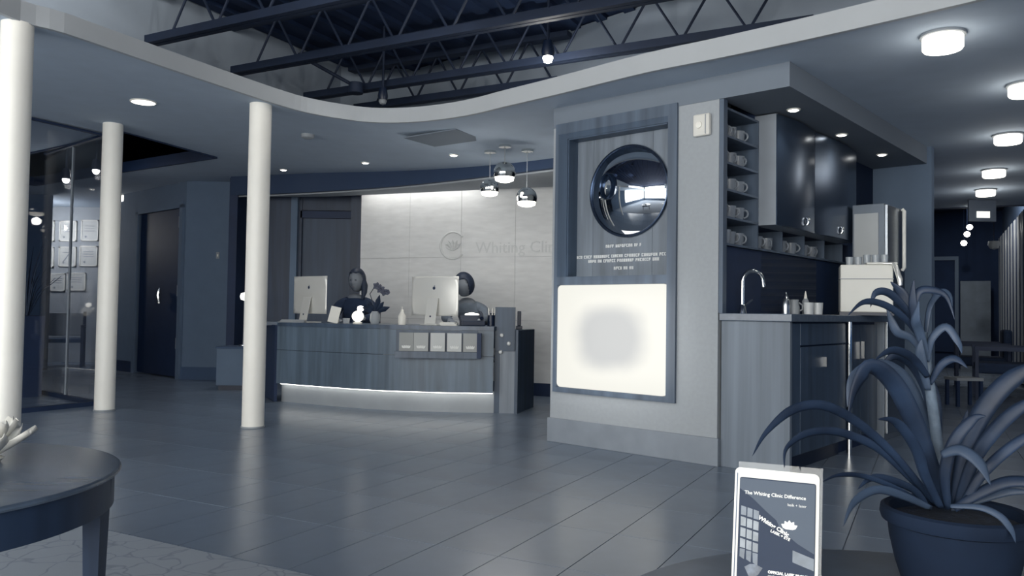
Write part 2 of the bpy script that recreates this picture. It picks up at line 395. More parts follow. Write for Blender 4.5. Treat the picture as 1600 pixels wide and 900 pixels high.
MB().box(.12, 1.34, -.06, -.02, .02, 2.18, LW).build('door_leaf', navy, d1)
MB().tube([LW @ Vector((.62, .03, .96)), LW @ Vector((.62, .05, 1.07)), LW @ Vector((.62, .03, 1.16))], .022, 8).build('door_handle', chrome, d1, smooth=True)
for z in (.45, 1.12, 2.0): MB().tube([LW @ Vector((.135, .008, z - .07)), LW @ Vector((.135, .008, z + .07))], .02, 8).build('hinge', greyp, d1)
struct(MB().box(-3.46, -3.36, 9.6, 9.95, 0, 2.5).build('trim_5', navy))
# office behind the glass: certificate wall and a dark wall
struct(MB().box(-9.2, -6.3, 12.8, 12.9, 0, 2.53).build('wall_office', mat('office_paint', (176, 181, 186), .8, var=.02)))
struct(MB().box(-12, -6.72, 11.4, 11.5, 0, 2.53).build('wall_office_side', dark_paint))
struct(MB().box(-6.35, -5.55, 12.2, 12.3, 0, 2.53).build('wall_office_right', dark_paint))
# back walls behind the camera with windows
struct(MB().box(-6, 6, -3.6, -3.5, 0, .55).box(-6, 6, -3.6, -3.5, 3.4, 3.65).box(-6, -5.5, -3.6, -3.5, .55, 3.4).box(1.7, 6, -3.6, -3.5, .55, 3.4).build('wall_front', mid_paint))
struct(MB().box(-5.8, -5.7, -3.6, -3.3, 0, 3.65).box(-5.8, -5.7, 2.6, 5.6, 0, 3.65).box(-5.8, -5.7, -3.3, 2.6, 0, .55).box(-5.8, -5.7, -3.3, 2.6, 3.4, 3.65).build('wall_street', mid_paint))
win_glow = glow('daylit_pane', (245, 244, 238), 1.6)
W1 = struct(MB().box(-5.5, 1.7, -3.58, -3.56, .55, 3.4).build('window_1', win_glow))
for i in range(4): MB().box(-5.51 + i * 2.4, -5.46 + i * 2.4, -3.54, -3.44, .55, 3.4).build('mullion', navy, W1)
W2 = struct(MB().box(-5.79, -5.77, -3.3, 2.6, .55, 3.4).build('window_2', win_glow))
for i in range(3): MB().box(-5.74, -5.62, -.4 + i * 1.5, -.35 + i * 1.5, .55, 3.4).build('mullion', navy, W2)
struct(MB().box(5.9, 6, -3.6, 5.0, 0, .4).box(5.9, 6, -3.6, 5.0, 3.45, 3.65).box(5.9, 6, -3.6, -3.0, .4, 3.45).box(5.9, 6, 4.6, 5.0, .4, 3.45).build('wall_right_front', mid_paint))  # unseen wall, opened up so the blue sky can fill the shadows
W5 = struct(MB().box(5.92, 5.93, -3.0, 4.6, .4, 3.45).build('added_window', clear_m))  # window added out of view to let the blue fill light in
for i in range(5): MB().box(5.88, 5.96, -2.0 + i * 1.5, -1.94 + i * 1.5, .4, 3.45).build('mullion', navy, W5)
# glass partition at the left, corner by the middle column
GC = Vector((-3.80, 7.27, 0))
gm = Matrix.Translation(GC)
def gpane(a, b, nm, curb):
    g = struct(MB().bar((a.x, a.y, 1.27), (b.x, b.y, 1.27), .012, 2.46).build(nm, pane_m))
    MB().bar((a.x, a.y, .02), (b.x, b.y, .02), .05, .04).build('floor_track', curb, g)
    MB().bar((a.x, a.y, 2.49), (b.x, b.y, 2.50), .03, .02).build('head_track', curb, g)
    return g
U = -PX
g1 = gpane(GC, GC + U * 1.5, 'window_3', navy); g2 = gpane(GC, GC - AY * 1.5, 'window_4', navy)
MB().bar(GC + U * .72 + Vector((0, 0, .04)), GC + U * .72 + Vector((0, 0, 2.47)), .014, .03, up=Vector((0,1,0))).build('glass_joint', greyp, g1)
MB().bar(GC - AY * .72 + Vector((0, 0, .04)), GC - AY * .72 + Vector((0, 0, 2.47)), .010, .02, up=Vector((0,1,0))).build('glass_joint', greyp, g2)

# ================================================================== COLUMNS
for (px, D, lb) in ((3.5, 4.47, 'thick white round column nearest the round wood table'), (163, 6.92, 'white round column at the corner of the glass partition'), (395, 6.08, 'white round column standing in front of the reception desk end')):
    b = AZ(px, 0, -5) if 0 else None
    d = ray(px, 728 if px < 10 else (641 if px < 200 else 665)); x = d.x * D
    c = thing('column', lb, 'column', (x, D, 0), 0)
    MB().lathe([(0, 0.0), (.083, 0.0), (.083, cz(x) - .0)], 36).build('shaft', white, c, smooth=True)
    MB().lathe([(.083, .0), (.089, .001), (.089, .012), (.083, .013)], 36).build('base_ring', greyp, c, smooth=True)

# ================================================================== JOISTS
def joist(tc_, s_from, s_to, lb):
    J = thing('roof_joist', lb, 'joist', AF(0, 0, 0), 0, 'open web roof joists')
    z0, z1 = 3.077, 3.50
    MB().bar(AF(s_from, tc_ - .028, z0), AF(s_to, tc_ - .028, z0), .045, .065).bar(AF(s_from, tc_ + .028, z0), AF(s_to, tc_ + .028, z0), .045, .065).build('bottom_chord', steel_m, J)
    MB().bar(AF(s_from - .08, tc_, z1), AF(s_to + .1, tc_, z1), .11, .05).build('top_chord', steel_m, J)
    s = s_from + .25; up = False; pitch = .26
    while s + pitch < s_to:
        a = AF(s, tc_, z0 if not up else z1); b = AF(s + pitch, tc_, z1 if not up else z0)
        MB().tube([a, b], .011, 6).build('web_rod', steel_m, J); s += pitch; up = not up
    return J
joist(4.9 * .8667, -5.63, 1.6, 'nearest dark open web joist at the top left of the ceiling opening')
joist(5.93 * .8667, -5.63, 2.4, 'second dark open web joist from the front, crossing the opening')
joist(7.02 * .8667, -5.63, -.75, 'third dark open web joist, its zigzag webs clear against grey wall')
joist(7.68 * .8667, -5.45, -3.06, 'farthest short dark joist just above the curved fascia')
def strut(J, a, b): MB().tube([a, b], .014, 6).build('brace', steel_m, J)
brc = thing('conduit_run', 'dark diagonal conduit with a round junction box between the joists', 'conduit', P(474, 90, 7.3))
MB().tube([(0, 0, 0), P(548, 131, 7.5) - P(474, 90, 7.3)], .018, 8).build('pipe', steel_m, brc)
MB().lathe([(0, -.05), (.07, -.05), (.07, .05), (0, .05)], 16, P(556, 138, 7.5) - P(474, 90, 7.3)).build('junction_box', steel_m, brc, smooth=True)

# ================================================================== CEILING LIGHTS
def drum(px, py, r, h, lb, grp='drum lights', en=2, z=None):
    p = AC(px, py); t = thing('ceiling_light', lb, 'ceiling light', (p.x, p.y, p.z), 0, grp)
    MB().lathe([(0, 0), (r * 1.12, 0), (r * 1.12, -.012), (r, -.014), (0, -.014)], 32).build('mounting_ring', greyp, t, smooth=True)
    MB().lathe([(r * .97, -.014), (r, -.02), (r, -h + .01), (r * .93, -h), (0, -h - .004)], 32).build('diffuser', lamp_m, t, smooth=True)
    lamp('POINT', (p.x, p.y, p.z - h - .06), en, rad=r, name='drum_light')
drum(1473, 54, .097, .082, 'largest glowing drum light on the ceiling, nearest the camera')
drum(1603, 131, .097, .075, 'glowing drum light cut by the right edge of the picture')
drum(1575, 210, .097, .075, 'third glowing drum light of the corridor row from the front')
drum(1553, 265, .100, .075, 'fourth glowing drum light of the corridor row from the front')
drum(1540, 296, .098, .075, 'farthest drum light, just above the hanging corridor sign', en=4)
drum(200, 305, .10, .10, 'glowing drum light beside the second column near the dark door', en=5)
p = AC(224, 159); t = thing('ceiling_light', 'flat oval downlight in the ceiling between the two left columns', 'ceiling light', p)
MB().lathe([(0, 0), (.098, 0), (.098, -.006), (.088, -.008)], 32).build('trim_ring', whitep, t, smooth=True)
MB().lathe([(.088, -.007), (0, -.009)], 32).build('diffuser', lamp_m, t)
lamp('SPOT', p - Vector((0, 0, .03)), 16, spot=130, blend=1, rad=.08, name='downlight')
def down(p, lb, en, grp, r=.036, spot=95):
    t = thing('downlight', lb, 'ceiling light', p, 0, grp)
    MB().lathe([(r * .95, -.001), (r * 1.3, -.001), (r * 1.3, -.006), (r, -.008)], 24).build('trim_ring', whitep, t, smooth=True)
    MB().lathe([(r, -.004), (r * .7, -.012), (0, -.016)], 24).build('bulb_face', bulb_m, t, smooth=True)
    lamp('SPOT', p - Vector((0, 0, .03)), en, spot=spot, blend=.8, rad=r, name='downlight')
for (a, b), lb in (((443, 265), 'small round downlight beside the white column over the desk'), ((571, 254), 'middle small downlight of the three over the reception desk'), ((709, 242), 'small downlight nearest the hanging globe pendants')):
    down(AC(a, b), lb, 20, 'downlights over the reception desk')
for (a, b), lb in (((1240, 171), 'first soffit downlight, nearest the soffit corner'), ((1315, 210), 'middle soffit downlight over the coffee bar'), ((1378, 241), 'farthest soffit downlight over the coffee bar')):
    down(AZ(a, b, 2.234), lb, 5, 'downlights under the coffee bar soffit', .034)
# ceiling hatch and smoke detector
q = [AC(*c) for c in ((631, 210), (712, 201), (757, 219), (679, 226))]; c0 = sum(q, Vector()) / 4
hm = mat('hatch_paint', (112, 122, 134), .8, var=.02)
o = MB().prism([(v - c0) for v in q], -.012, -.002).build('ceiling_hatch', hm, loc=c0 - Vector((0, 0, .002))); tag(o, 'square flush access hatch in the ceiling above the desk', 'hatch')
p = AC(481, 210); o = MB().lathe([(0, 0), (.06, 0), (.055, -.03), (.03, -.042), (0, -.044)], 20).build('smoke_detector', greyp, loc=p, smooth=True); tag(o, 'small round smoke detector on the ceiling left of the hatch', 'detector')
# globe pendants
def pendant(px, py, gx, gy, r, lb):
    p = AC(px, py); t = thing('pendant_lamp', lb, 'pendant', p, 0, 'globe pendants over the desk')
    g = P(gx, gy, p.y); dz = g.z - p.z; r = r * p.y / F
    MB().lathe([(0, 0), (.055, 0), (.055, -.02), (.012, -.028)], 20).build('canopy', chrome, t, smooth=True)
    MB().tube([(0, 0, -.02), (0, 0, dz + r)], .0035, 6).build('cord', greyp, t)
    n = 22; prof = [(r * math.sin(math.pi * i / n), dz + r * math.cos(math.pi * i / n)) for i in range(0, int(n * .68) + 1)]
    MB().lathe(prof, 32).build('globe', chrome, t, smooth=True)
    a = prof[-1]; MB().lathe([(a[0] * .98, a[1] + .004), (a[0] * .9, a[1] - r * .28), (a[0] * .5, a[1] - r * .42), (0, a[1] - r * .46)], 28).build('diffuser', lamp_m, t, smooth=True)
    lamp('POINT', (p.x, p.y, g.z - r * 1.5), 4, rad=.05, name='pendant_light')
pendant(789, 227, 787, 270, 17.5, 'highest mirrored globe pendant of the cluster of three')
pendant(766, 236, 765, 294, 15, 'lowest left mirrored globe pendant of the cluster')
pendant(824, 234, 822, 309, 16.5, 'lowest right mirrored globe pendant, nearest the pillar')
# spot lamps between the joists
def spotlamp(px, py, D, r, lb, m, en, aim=(0, -1, -.5)):
    p = P(px, py, D); t = thing('spot_lamp', lb, 'spot lamp', p)
    r = r * D / F
    MB().tube([(0, 0, r * .9), (0, 0, 3.60 - p.z)], .012, 8).build('stem', steel_m, t)
    MB().lathe([(0, r * 3.4), (r * .9, r * 3.2), (r * 1.25, r * 1.2), (r * 1.05, r * .25), (r * .9, r * .3)], 20).build('housing', blackp, t, smooth=True)
    MB().lathe([(0, r), (r * .7, r * .7), (r, 0), (r * .7, -r * .7), (0, -r)], 20).build('bulb', m, t, smooth=True)
    if en: lamp('POINT', p + Vector((0, 0, -r * 1.6)), en, rad=r, name='spot_lamp_light')
spotlamp(856, 91, 6.35, 8.5, 'lit globe spot lamp hanging between the dark joists', bulb_m, 14)
for (x_, y_, aim, lb) in ((-1.9, 3.2, (-1, .7, .1), 'unseen black lamp added over the lobby to brighten the left plenum wall'), (-2.6, 4.9, (-.8, .9, .05), 'second unseen black lamp added to brighten the left plenum wall'), (-.7, 4.6, (-.35, 1, .05), 'third unseen black lamp added to brighten the far plenum wall')):
    t = thing('track_lamp', lb, 'spot lamp', (x_, y_, 3.58))  # out-of-view lamps added to brighten the grey plenum walls
    MB().tube([(0, 0, 0), (0, 0, -.22)], .012, 8).build('stem', steel_m, t)
    d_ = Vector(aim).normalized(); MB().tube([Vector((0, 0, -.26)) - d_ * .07, Vector((0, 0, -.26)) + d_ * .08], .05, 16).build('housing', blackp, t, smooth=True)
    lamp('SPOT', Vector((x_, y_, 3.32)) + d_ * .10, 30, d_.to_track_quat('-Z', 'Y').to_euler(), spot=120, blend=1, rad=.05, name='track_lamp_light')
spotlamp(598, 158, 7.4, 6.5, 'dim round spot lamp hanging low behind the fascia curve', greyp, 0)
spotlamp(103, 281, 8.3, 5.5, 'left of two small lit lamps in the dark opening behind the glass', bulb_m, 2)
spotlamp(150, 267, 8.7, 5.5, 'right of two small lit lamps in the dark opening behind the glass', bulb_m, 2)
# lamps in the corridor
for i, (a, b, D, lb) in enumerate(((1524, 329, 10.2, 'nearest corridor bulb, in front of the hanging sign'), (1515, 355, 11.2, 'second corridor bulb below the hanging sign'), (1511, 366, 12.2, 'third corridor bulb below the hanging sign'), (1506, 380, 13.4, 'farthest and lowest bulb of the corridor row'))):
    p = P(a, b, D); r = 4.6 * D / F; zt = 2.37 if i == 0 else 2.9
    t = thing('corridor_bulb', lb, 'bulb', p, 0, 'bulbs in the dark corridor')
    MB().lathe([(0, r), (r * .75, r * .7), (r, 0), (r * .7, -r * .7), (0, -r)], 16).build('bulb', bulb_m, t, smooth=True)
    MB().tube([(0, 0, r), (0, 0, zt - p.z)], .006, 6).build('stem', blackp, t)
p0 = P(1534, 328, 9.6); t = thing('hanging_sign', 'grey hanging corridor sign with a bright lit panel', 'sign', p0)
MB().box(-.165, .165, -.02, .02, -.145, .12).build('sign_board', mat('sign_grey', (96, 106, 120), .6), t, bevel=.004)
MB().box(-.075, .085, -.026, -.02, -.10, -.02).build('lit_panel', glow('lit_sign', (236, 236, 228), 1.0), t)
for s in (-.12, .12): MB().tube([(s, 0, .12), (s, 0, 2.37 - p0.z)], .005, 6).build('hanger', greyp, t)
p0 = P(1553, 377, 11.0); t = thing('corridor_speaker', 'small round grey fitting at the top of the dark corridor', 'light fitting', p0)
MB().lathe([(0, .0), (.07, .0), (.075, -.05), (.05, -.10), (0, -.12)], 20).build('bowl', greyp, t, smooth=True)
MB().tube([(0, 0, 0), (0, 0, 2.9 - p0.z)], .008, 6).build('stem', blackp, t)
t['category'] = 'light fitting'; t.name = 'wall_bowl_light'

# ================================================================== PILLAR PANEL
T = thing('pillar_display', 'tall wooden wall display frame with a recessed niche, built into the pale pillar', 'wall display', B0, ANG_P)
f = MB()
f.box(-1.256, -1.228, -.02, .02, .355, 2.255); f.box(-.345, -.28, -.02, .02, .355, 2.255)
f.box(-1.228, -.345, -.02, .02, 2.18, 2.255); f.box(-1.228, -.345, -.02, .02, .355, .39); f.box(-1.228, -.345, -.02, .02, 1.108, 1.165)
f.build('frame', wood_f, T)
f = MB(); f.box(-1.15, -1.14, -.012, .095, 1.165, 2.18); f.box(-.355, -.345, 0, .095, 1.165, 2.18); f.box(-1.14, -.355, -.012, .095, 2.13, 2.14)
f.box(-1.228, -1.15, -.018, .0, 1.165, 2.18).box(-1.15, -.345, -.018, 0, 2.14, 2.18)
f.build('niche_lining', wood_d, T)
ws = (-1.14, -1.0, -.86, -.70, -.52, -.355)
for a, b in zip(ws, ws[1:]): MB().box(a + .0008, b - .0008, .092 - random.uniform(0, .0015), .108, 1.165, 2.13).build('niche_board', wood_p, T)
# writing engraved below the dome: four rows of small capitals, too small to be read
def glyph_row(x0, x1, z, h, seedn):
    rnd = random.Random(seedn); m = MB(); x = x0; wleft = rnd.randint(3, 8)
    while x < x1 - h * .4:
        if wleft == 0: x += h * .55; wleft = rnd.randint(2, 8); continue
        wleft -= 1; wd = h * rnd.choice((.5, .6, .65)); s = h * .22; k = rnd.randint(0, 4)
        m.box(x, x + s, .0875, .0915, z, z + h)
        if k in (0, 1, 3): m.box(x, x + wd, .0875, .0915, z + h - s, z + h)
        if k in (1, 2): m.box(x, x + wd, .0875, .0915, z, z + s)
        if k in (0, 2, 4): m.box(x + wd - s, x + wd, .0875, .0915, z, z + h)
        if k in (3, 4): m.box(x, x + wd, .0875, .0915, z + h * .42, z + h * .42 + s)
        x += wd + h * .22
    m.build('lettering', mat('engraved_letters', (225, 228, 230), .6, var=.01), T, kind=None)
for (xa, xb, y, sd) in ((946, 1001, 386, 1), (901, 1043, 402, 2), (919, 1031, 409, 3), (959, 989, 421, 4)):
    def s_of(px):
        lo, hi = -1.3, 0
        for _ in range(40):
            m_ = (lo + hi) / 2; q_ = PF(m_, .09)
            if 800 + F * q_.x / q_.y < px: lo = m_
            else: hi = m_
        return lo
    sa, sb = s_of(xa), s_of(xb); q_ = PF((sa + sb) / 2, .09); zz = P((xa + xb) / 2, y, q_.y).z
    glyph_row(sa, sb, zz, .021, sd)
# glowing lower panel, brighter at its edges
lm = bpy.data.materials.new('backlit_panel'); lm.use_nodes = True; N = lm.node_tree.nodes; K = lm.node_tree.links; b = N['Principled BSDF']
b.inputs['Base Color'].default_value = col(200, 200, 196); b.inputs['Roughness'].default_value = .4
tc = N.new('ShaderNodeTexCoord'); sp = N.new('ShaderNodeSeparateXYZ'); K.new(tc.outputs['Generated'], sp.inputs[0])
def mth(op, a, b_=None, v=None):
    n = N.new('ShaderNodeMath'); n.operation = op; K.new(a, n.inputs[0])
    if b_ is not None: K.new(b_, n.inputs[1])
    if v is not None: n.inputs[1].default_value = v
    return n.outputs[0]
dx = mth('POWER', mth('ABSOLUTE', mth('SUBTRACT', sp.outputs['X'], v=.50)), v=3); dz = mth('POWER', mth('ABSOLUTE', mth('SUBTRACT', sp.outputs['Z'], v=.50)), v=3)
dd = mth('POWER', mth('ADD', dx, dz), v=.3333); nz = N.new('ShaderNodeTexNoise'); nz.inputs['Scale'].default_value = 3; K.new(tc.outputs['Generated'], nz.inputs['Vector'])
dd2 = mth('ADD', dd, mth('MULTIPLY', mth('SUBTRACT', nz.outputs['Fac'], v=.5), v=.10))
rp = N.new('ShaderNodeValToRGB'); K.new(dd2, rp.inputs[0]); rp.color_ramp.interpolation = 'EASE'
rp.color_ramp.elements[0].position = .18; rp.color_ramp.elements[0].color = col(196, 198, 198); rp.color_ramp.elements[1].position = .40; rp.color_ramp.elements[1].color = col(243, 242, 233)
K.new(rp.outputs[0], b.inputs['Emission Color']); b.inputs['Emission Strength'].default_value = .98
b.inputs['Base Color'].default_value = (.02, .02, .02, 1)
rr = MB(); pts = []
x0, x1, z0, z1, rad = -1.226, -.347, .392, 1.106, .03
for cx_, cz_, a0 in ((x1 - rad, z1 - rad, 0), (x0 + rad, z1 - rad, 90), (x0 + rad, z0 + rad, 180), (x1 - rad, z0 + rad, 270)):
    for k in range(6): a = R(a0 + 18 * k); pts.append((cx_ + rad * math.cos(a), cz_ + rad * math.sin(a)))
n = len(pts); rr.add([(x, .012, z) for x, z in pts] + [(x, -.010, z) for x, z in pts], [list(range(n)), [n + i for i in range(n)][::-1]] + [(i, (i + 1) % n, n + (i + 1) % n, n + i) for i in range(n)])
rr.build('light_panel', lm, T)
q = PF(-.79, -.25, .75); lamp('AREA', q, 3, (R(90), 0, ANG_P), .8, .6, name='light_panel_glow')
# polished dome
DM = thing('mirror_dome', 'large polished convex metal disc with dark rim, hung in the pillar niche', 'mirror', PF(-.704, .09, 1.743), ANG_P)
MD = Matrix.Rotation(R(90), 4, 'X')
cap = [(.272 * math.sin(R(a)) / math.sin(R(62)), .145 * (math.cos(R(a)) - math.cos(R(62))) / (1 - math.cos(R(62))) + .012) for a in [62 - i * 62 / 18 for i in range(19)]]
cap = [(.303 * math.sin(R(a)) / math.sin(R(34)), .542 * (math.cos(R(a)) - math.cos(R(34))) + .012) for a in [34 - i * 34 / 20 for i in range(21)]]
MB().lathe(cap, 64, M=MD).build('dome', mat('polished_steel', (215, 220, 226), .04, 1, var=.01), DM, smooth=True)
MB().lathe([(.313, 0), (.316, .012), (.312, .022), (.305, .024), (.300, .016), (.298, 0)], 64, M=MD).build('rim', mat('rim_metal', (60, 74, 96), .25, .8, var=.02), DM, smooth=True)
MT = Matrix.Translation((-.11, -.098, .03)) @ Matrix.Rotation(R(-18), 4, 'Z') @ Matrix.Diagonal((.78, 1, 1.08, 1)) @ MD
MB().lathe([(.085, -.03), (.085, .012), (.078, .02), (.070, .014), (.068, -.004), (.03, -.012), (0, -.014)], 36, M=MT).build('inset_cup', mat('dark_metal', (44, 60, 84), .2, .7, var=.02), DM, smooth=True)
# alarm box on the pillar
t = thing('alarm_box', 'small white wall box with a round lens high on the pillar', 'alarm box', PF(-.105, -.001, 2.085), ANG_P)
MB().box(-.056, .056, -.035, 0, -.068, .068).build('case', mat('alarm_plastic', (215, 214, 208), .5, var=.02), t, bevel=.01)
MB().lathe([(.022, .034), (.02, .044), (0, .048)], 20, M=Matrix.Translation((-.012, 0, 0)) @ MD).build('lens', whitep, t, smooth=True)
MB().box(.028, .034, -.038, -.034, -.06, .06).build('ridge', greyp, t)

# ================================================================== COFFEE BAR
T = thing('base_cabinet', 'coffee bar base cabinet with pale wooden end panel and dark doors', 'cabinet', B0, ANG_P)
MB().box(.014, .439, .02, .05, .0, .88).build('end_panel', wood_c, T, bevel=.002)
MB().box(.02, .40, .05, .985, .09, .88).build('carcass', navy, T)
MB().box(.03, .38, .06, .98, 0, .09).build('plinth', blackp, T)
for a, b in ((.06, .205), (.21, .98)):
    d = MB().box(.40, .425, a, b, .10, .73 if a > .1 else .87).build('door', wood_d, T, bevel=.002)
    if a > .1: MB().box(.425, .445, b - .40, b - .385, .60, .66).build('handle', chrome, d)
d = MB().box(.40, .425, .21, .98, .74, .87).build('drawer', wood_d, T, bevel=.002)
T = thing('low_cabinet', 'dark second bar cabinet behind the chrome post', 'cabinet', B0, ANG_P)
MB().box(.02, .36, 1.02, 1.80, 0, .88).build('carcass', navy, T)
d = MB().box(.36, .38, 1.04, 1.42, .08, .86).build('door', wood_d, T); MB().box(.38, .395, 1.36, 1.37, .62, .74).build('handle', chrome, d)
d = MB().box(.36, .38, 1.43, 1.79, .08, .86).build('door', wood_d, T); MB().box(.38, .395, 1.47, 1.48, .62, .74).build('handle', chrome, d)
o = MB().tube([PF(.44, 1.01, 0), PF(.44, 1.01, .88)], .017, 14).build('chrome_post', chrome, smooth=True); tag(o, 'slim chrome post carrying the bar worktop', 'post')
t = MB().box(.014, .46, -.012, 1.80, .88, .925).build('worktop', mat('worktop', (92, 104, 120), .25, var=.1, scale=30), loc=B0, rot=ANG_P, bevel=.004); tag(t, 'grey stone worktop of the coffee bar', 'worktop')
# shelf unit and cup rail
T = thing('cup_shelf', 'tall open shelf of five compartments full of mugs beside the pillar', 'shelf', B0, ANG_P)
sh = mat('shelf_wood', (78, 92, 110), .5, **WOOD)
MB().box(.002, .03, 0.0, .05, .925, 2.232).build('front_post', sh, T)
MB().box(-.22, -.20, .05, .503, 1.34, 2.232).build('back_board', blackp, T)
for i, z in enumerate((1.355, 1.52, 1.69, 1.856, 2.02, 2.19)):
    MB().box(-.20, .03, .05, .503, z - .014, z).build('shelf_board', sh, T)
MB().box(-.2, .03, .49, .503, 1.355, 2.19).build('side_board', sh, T)
T = thing('cup_rail', 'low row of mug compartments under the wall cabinets', 'shelf', B0, ANG_P)
MB().box(-.155, .03, .506, 2.3, 1.342, 1.356).build('shelf_board', sh, T)
for k in range(5): MB().box(-.15, .02, .51 + .4 * k, .52 + .4 * k, 1.356, 1.5).build('divider', sh, T)
def mug(loc, lb, grp, rz):
    t = thing('mug', lb, 'mug', loc, rz, grp)
    MB().lathe([(0, 0), (.032, 0), (.041, .03), (.044, .085), (.041, .085), (.038, .03), (0, .012)], 20).build('cup', china, t, smooth=True)
    MB().tube([(.040 + .026 * math.sin(R(a)), 0, .047 + .026 * math.cos(R(a))) for a in range(0, 181, 30)], .006, 8).build('handle', china, t, smooth=True)
    return t
m0 = mug(PF(-.02, .13, 1.357), 'mug in the bottom compartment of the tall shelf, nearest the post', 'mugs in the tall shelf', 1)
first = True
names = ['bottom', 'second', 'middle', 'fourth', 'top']
for i, z in enumerate((1.356, 1.521, 1.691, 1.857, 2.021)):
    for k, (s, t_, pos) in enumerate(((-.02, .11, 'nearest the post'), (-.02, .23, 'in the middle of its row'), (-.025, .36, 'nearest the wall cabinet'))):
        lb = 'pale mug on the %s level of the tall shelf, %s' % (names[i], pos)
        if first: m0.location = PF(s, t_, z); m0['label'] = lb; first = False
        else: dup(m0, loc=PF(s - .03, t_ + .01, z), rz=ANG_P + random.uniform(-.6, .6), label=lb)
for k, nm in enumerate(('first', 'second', 'third', 'fourth', 'fifth', 'sixth')):
    c = dup(m0, loc=PF(-.04, (.62, .78, 1.02, 1.20, 1.42, 1.60)[k], 1.357), rz=ANG_P + random.uniform(-.6, .6), label='%s mug from the left on the low rail under the wall cabinets' % nm); c['group'] = 'mugs on the low rail'
# wall cabinets
cabm = mat('cabinet_lacquer', (74, 90, 112), .25, .75, var=.05, scale=2, stretch=(1, 1, .2))
T = thing('wall_cabinet', 'glossy wall cabinet with two bowed doors above the coffee bar', 'cabinet', B0, ANG_P)
MB().box(0, .145, .505, 2.04, 1.502, 2.225).build('carcass', mat('cabinet_side', (150, 158, 168), .4, .3, var=.05), T)
def bowed(a, b, nm, kn):
    n = 10; pl = [(.145, a), (.145, b)] + [(.152 + .028 * math.sin(math.pi * (1 - i / n)), b + (a - b) * i / n) for i in range(n + 1)]
    d = MB().prism(pl, 1.50, 2.22).build('door', cabm, T, smooth=True)
    MB().tube([(.185, kn, 1.535), (.195, kn, 1.545), (.195, kn, 1.575), (.185, kn, 1.585)], .013, 10).build('knob', chrome, d, smooth=True)
bowed(.507, 1.155, 'l', .93); bowed(1.16, 2.035, 'r', 1.60)
# tall fridge
T = thing('fridge', 'tall steel fridge with long bright handle at the end of the bar', 'fridge', B0, ANG_P)
MB().box(.19, .42, 1.83, 2.30, 0.0, 1.77).build('body', mat('fridge_side', (120, 130, 142), .5, .3, var=.03), T, bevel=.004)
MB().box(.205, .38, 1.822, 1.832, .95, 1.70).build('side_panel', mat('fridge_panel', (176, 181, 184), .5, var=.02), T)
d = MB().box(.42, .44, 1.84, 2.29, .05, 1.76).build('door', brushed, T, bevel=.003)
MB().tube([(.455, 2.16, 1.28), (.47, 2.16, 1.30), (.47, 2.16, 1.74), (.455, 2.16, 1.755)], .014, 10).build('handle', mat('handle_white', (250, 250, 244), .3, var=.01), d, smooth=True)
# faucet
p0 = P(1160, 490, 4.86); p0.z = .925
T = thing('faucet', 'tall chrome gooseneck faucet on the bar worktop', 'faucet', p0, 0)
arc = [(0, 0, 0), (0, 0, .20)] + [(.062 - .062 * math.cos(R(a)), 0, .20 + .062 * math.sin(R(a))) for a in range(20, 181, 20)] + [(.128, 0, .165)]
MB().tube(arc, .0125, 14).build('spout', chrome, T, smooth=True)
MB().lathe([(0, 0), (.026, 0), (.024, .012), (.017, .05), (.013, .055)], 20).build('base', chrome, T, smooth=True)
MB().tube([(.015, 0, .05), (.06, 0, .085)], .007, 8).build('lever', chrome, T, smooth=True)
# things on the worktop
def onbar(px, t_, z=.926):
    lo, hi = -.05, .45
    for _ in range(40):
        m_ = (lo + hi) / 2; q_ = PF(m_, t_)
        if 800 + F * q_.x / q_.y < px: lo = m_
        else: hi = m_
    return PF(lo, t_, z)
T = thing('soap_jar', 'small steel jar with pointed lid on the worktop', 'jar', onbar(1228, .55))
MB().lathe([(0, 0), (.028, 0), (.03, .05), (.026, .085), (.016, .10)], 20).build('body', brushed, T, smooth=True)
MB().lathe([(.02, .10), (.008, .125), (.005, .14), (0, .145)], 16).build('lid', chrome, T, smooth=True)
T = thing('milk_jug', 'squat grey jug with handle beside the pointed jar', 'jug', onbar(1241, .65))
MB().lathe([(0, 0), (.035, 0), (.036, .04), (.028, .08), (.032, .095)], 20).build('body', greyp, T, smooth=True)
MB().tube([(.03, 0, .02), (.055, 0, .03), (.055, 0, .06), (.03, 0, .075)], .006, 8).build('handle', greyp, T, smooth=True)
T = thing('dropper_bottle', 'small pale bottle with pointed nozzle behind the cups', 'bottle', onbar(1259, .85))
MB().lathe([(0, 0), (.022, 0), (.022, .09), (.012, .105)], 16).build('body', greyp, T, smooth=True)
MB().lathe([(.012, .105), (.010, .12), (.003, .155), (0, .157)], 12).build('nozzle', whitep, T, smooth=True)
for px, t_, lb in ((1264, .62, 'left of two short light tumblers on the worktop'), (1278, .68, 'right of two short light tumblers on the worktop')):
    o = MB().lathe([(0, 0), (.029, 0), (.033, .075), (.030, .075), (.026, .008), (0, .008)], 20).build('tumbler', mat('tumbler_grey', (190, 194, 196), .25, var=.02), loc=onbar(px, t_), smooth=True); tag(o, lb, 'cup', 'tumblers on the worktop')
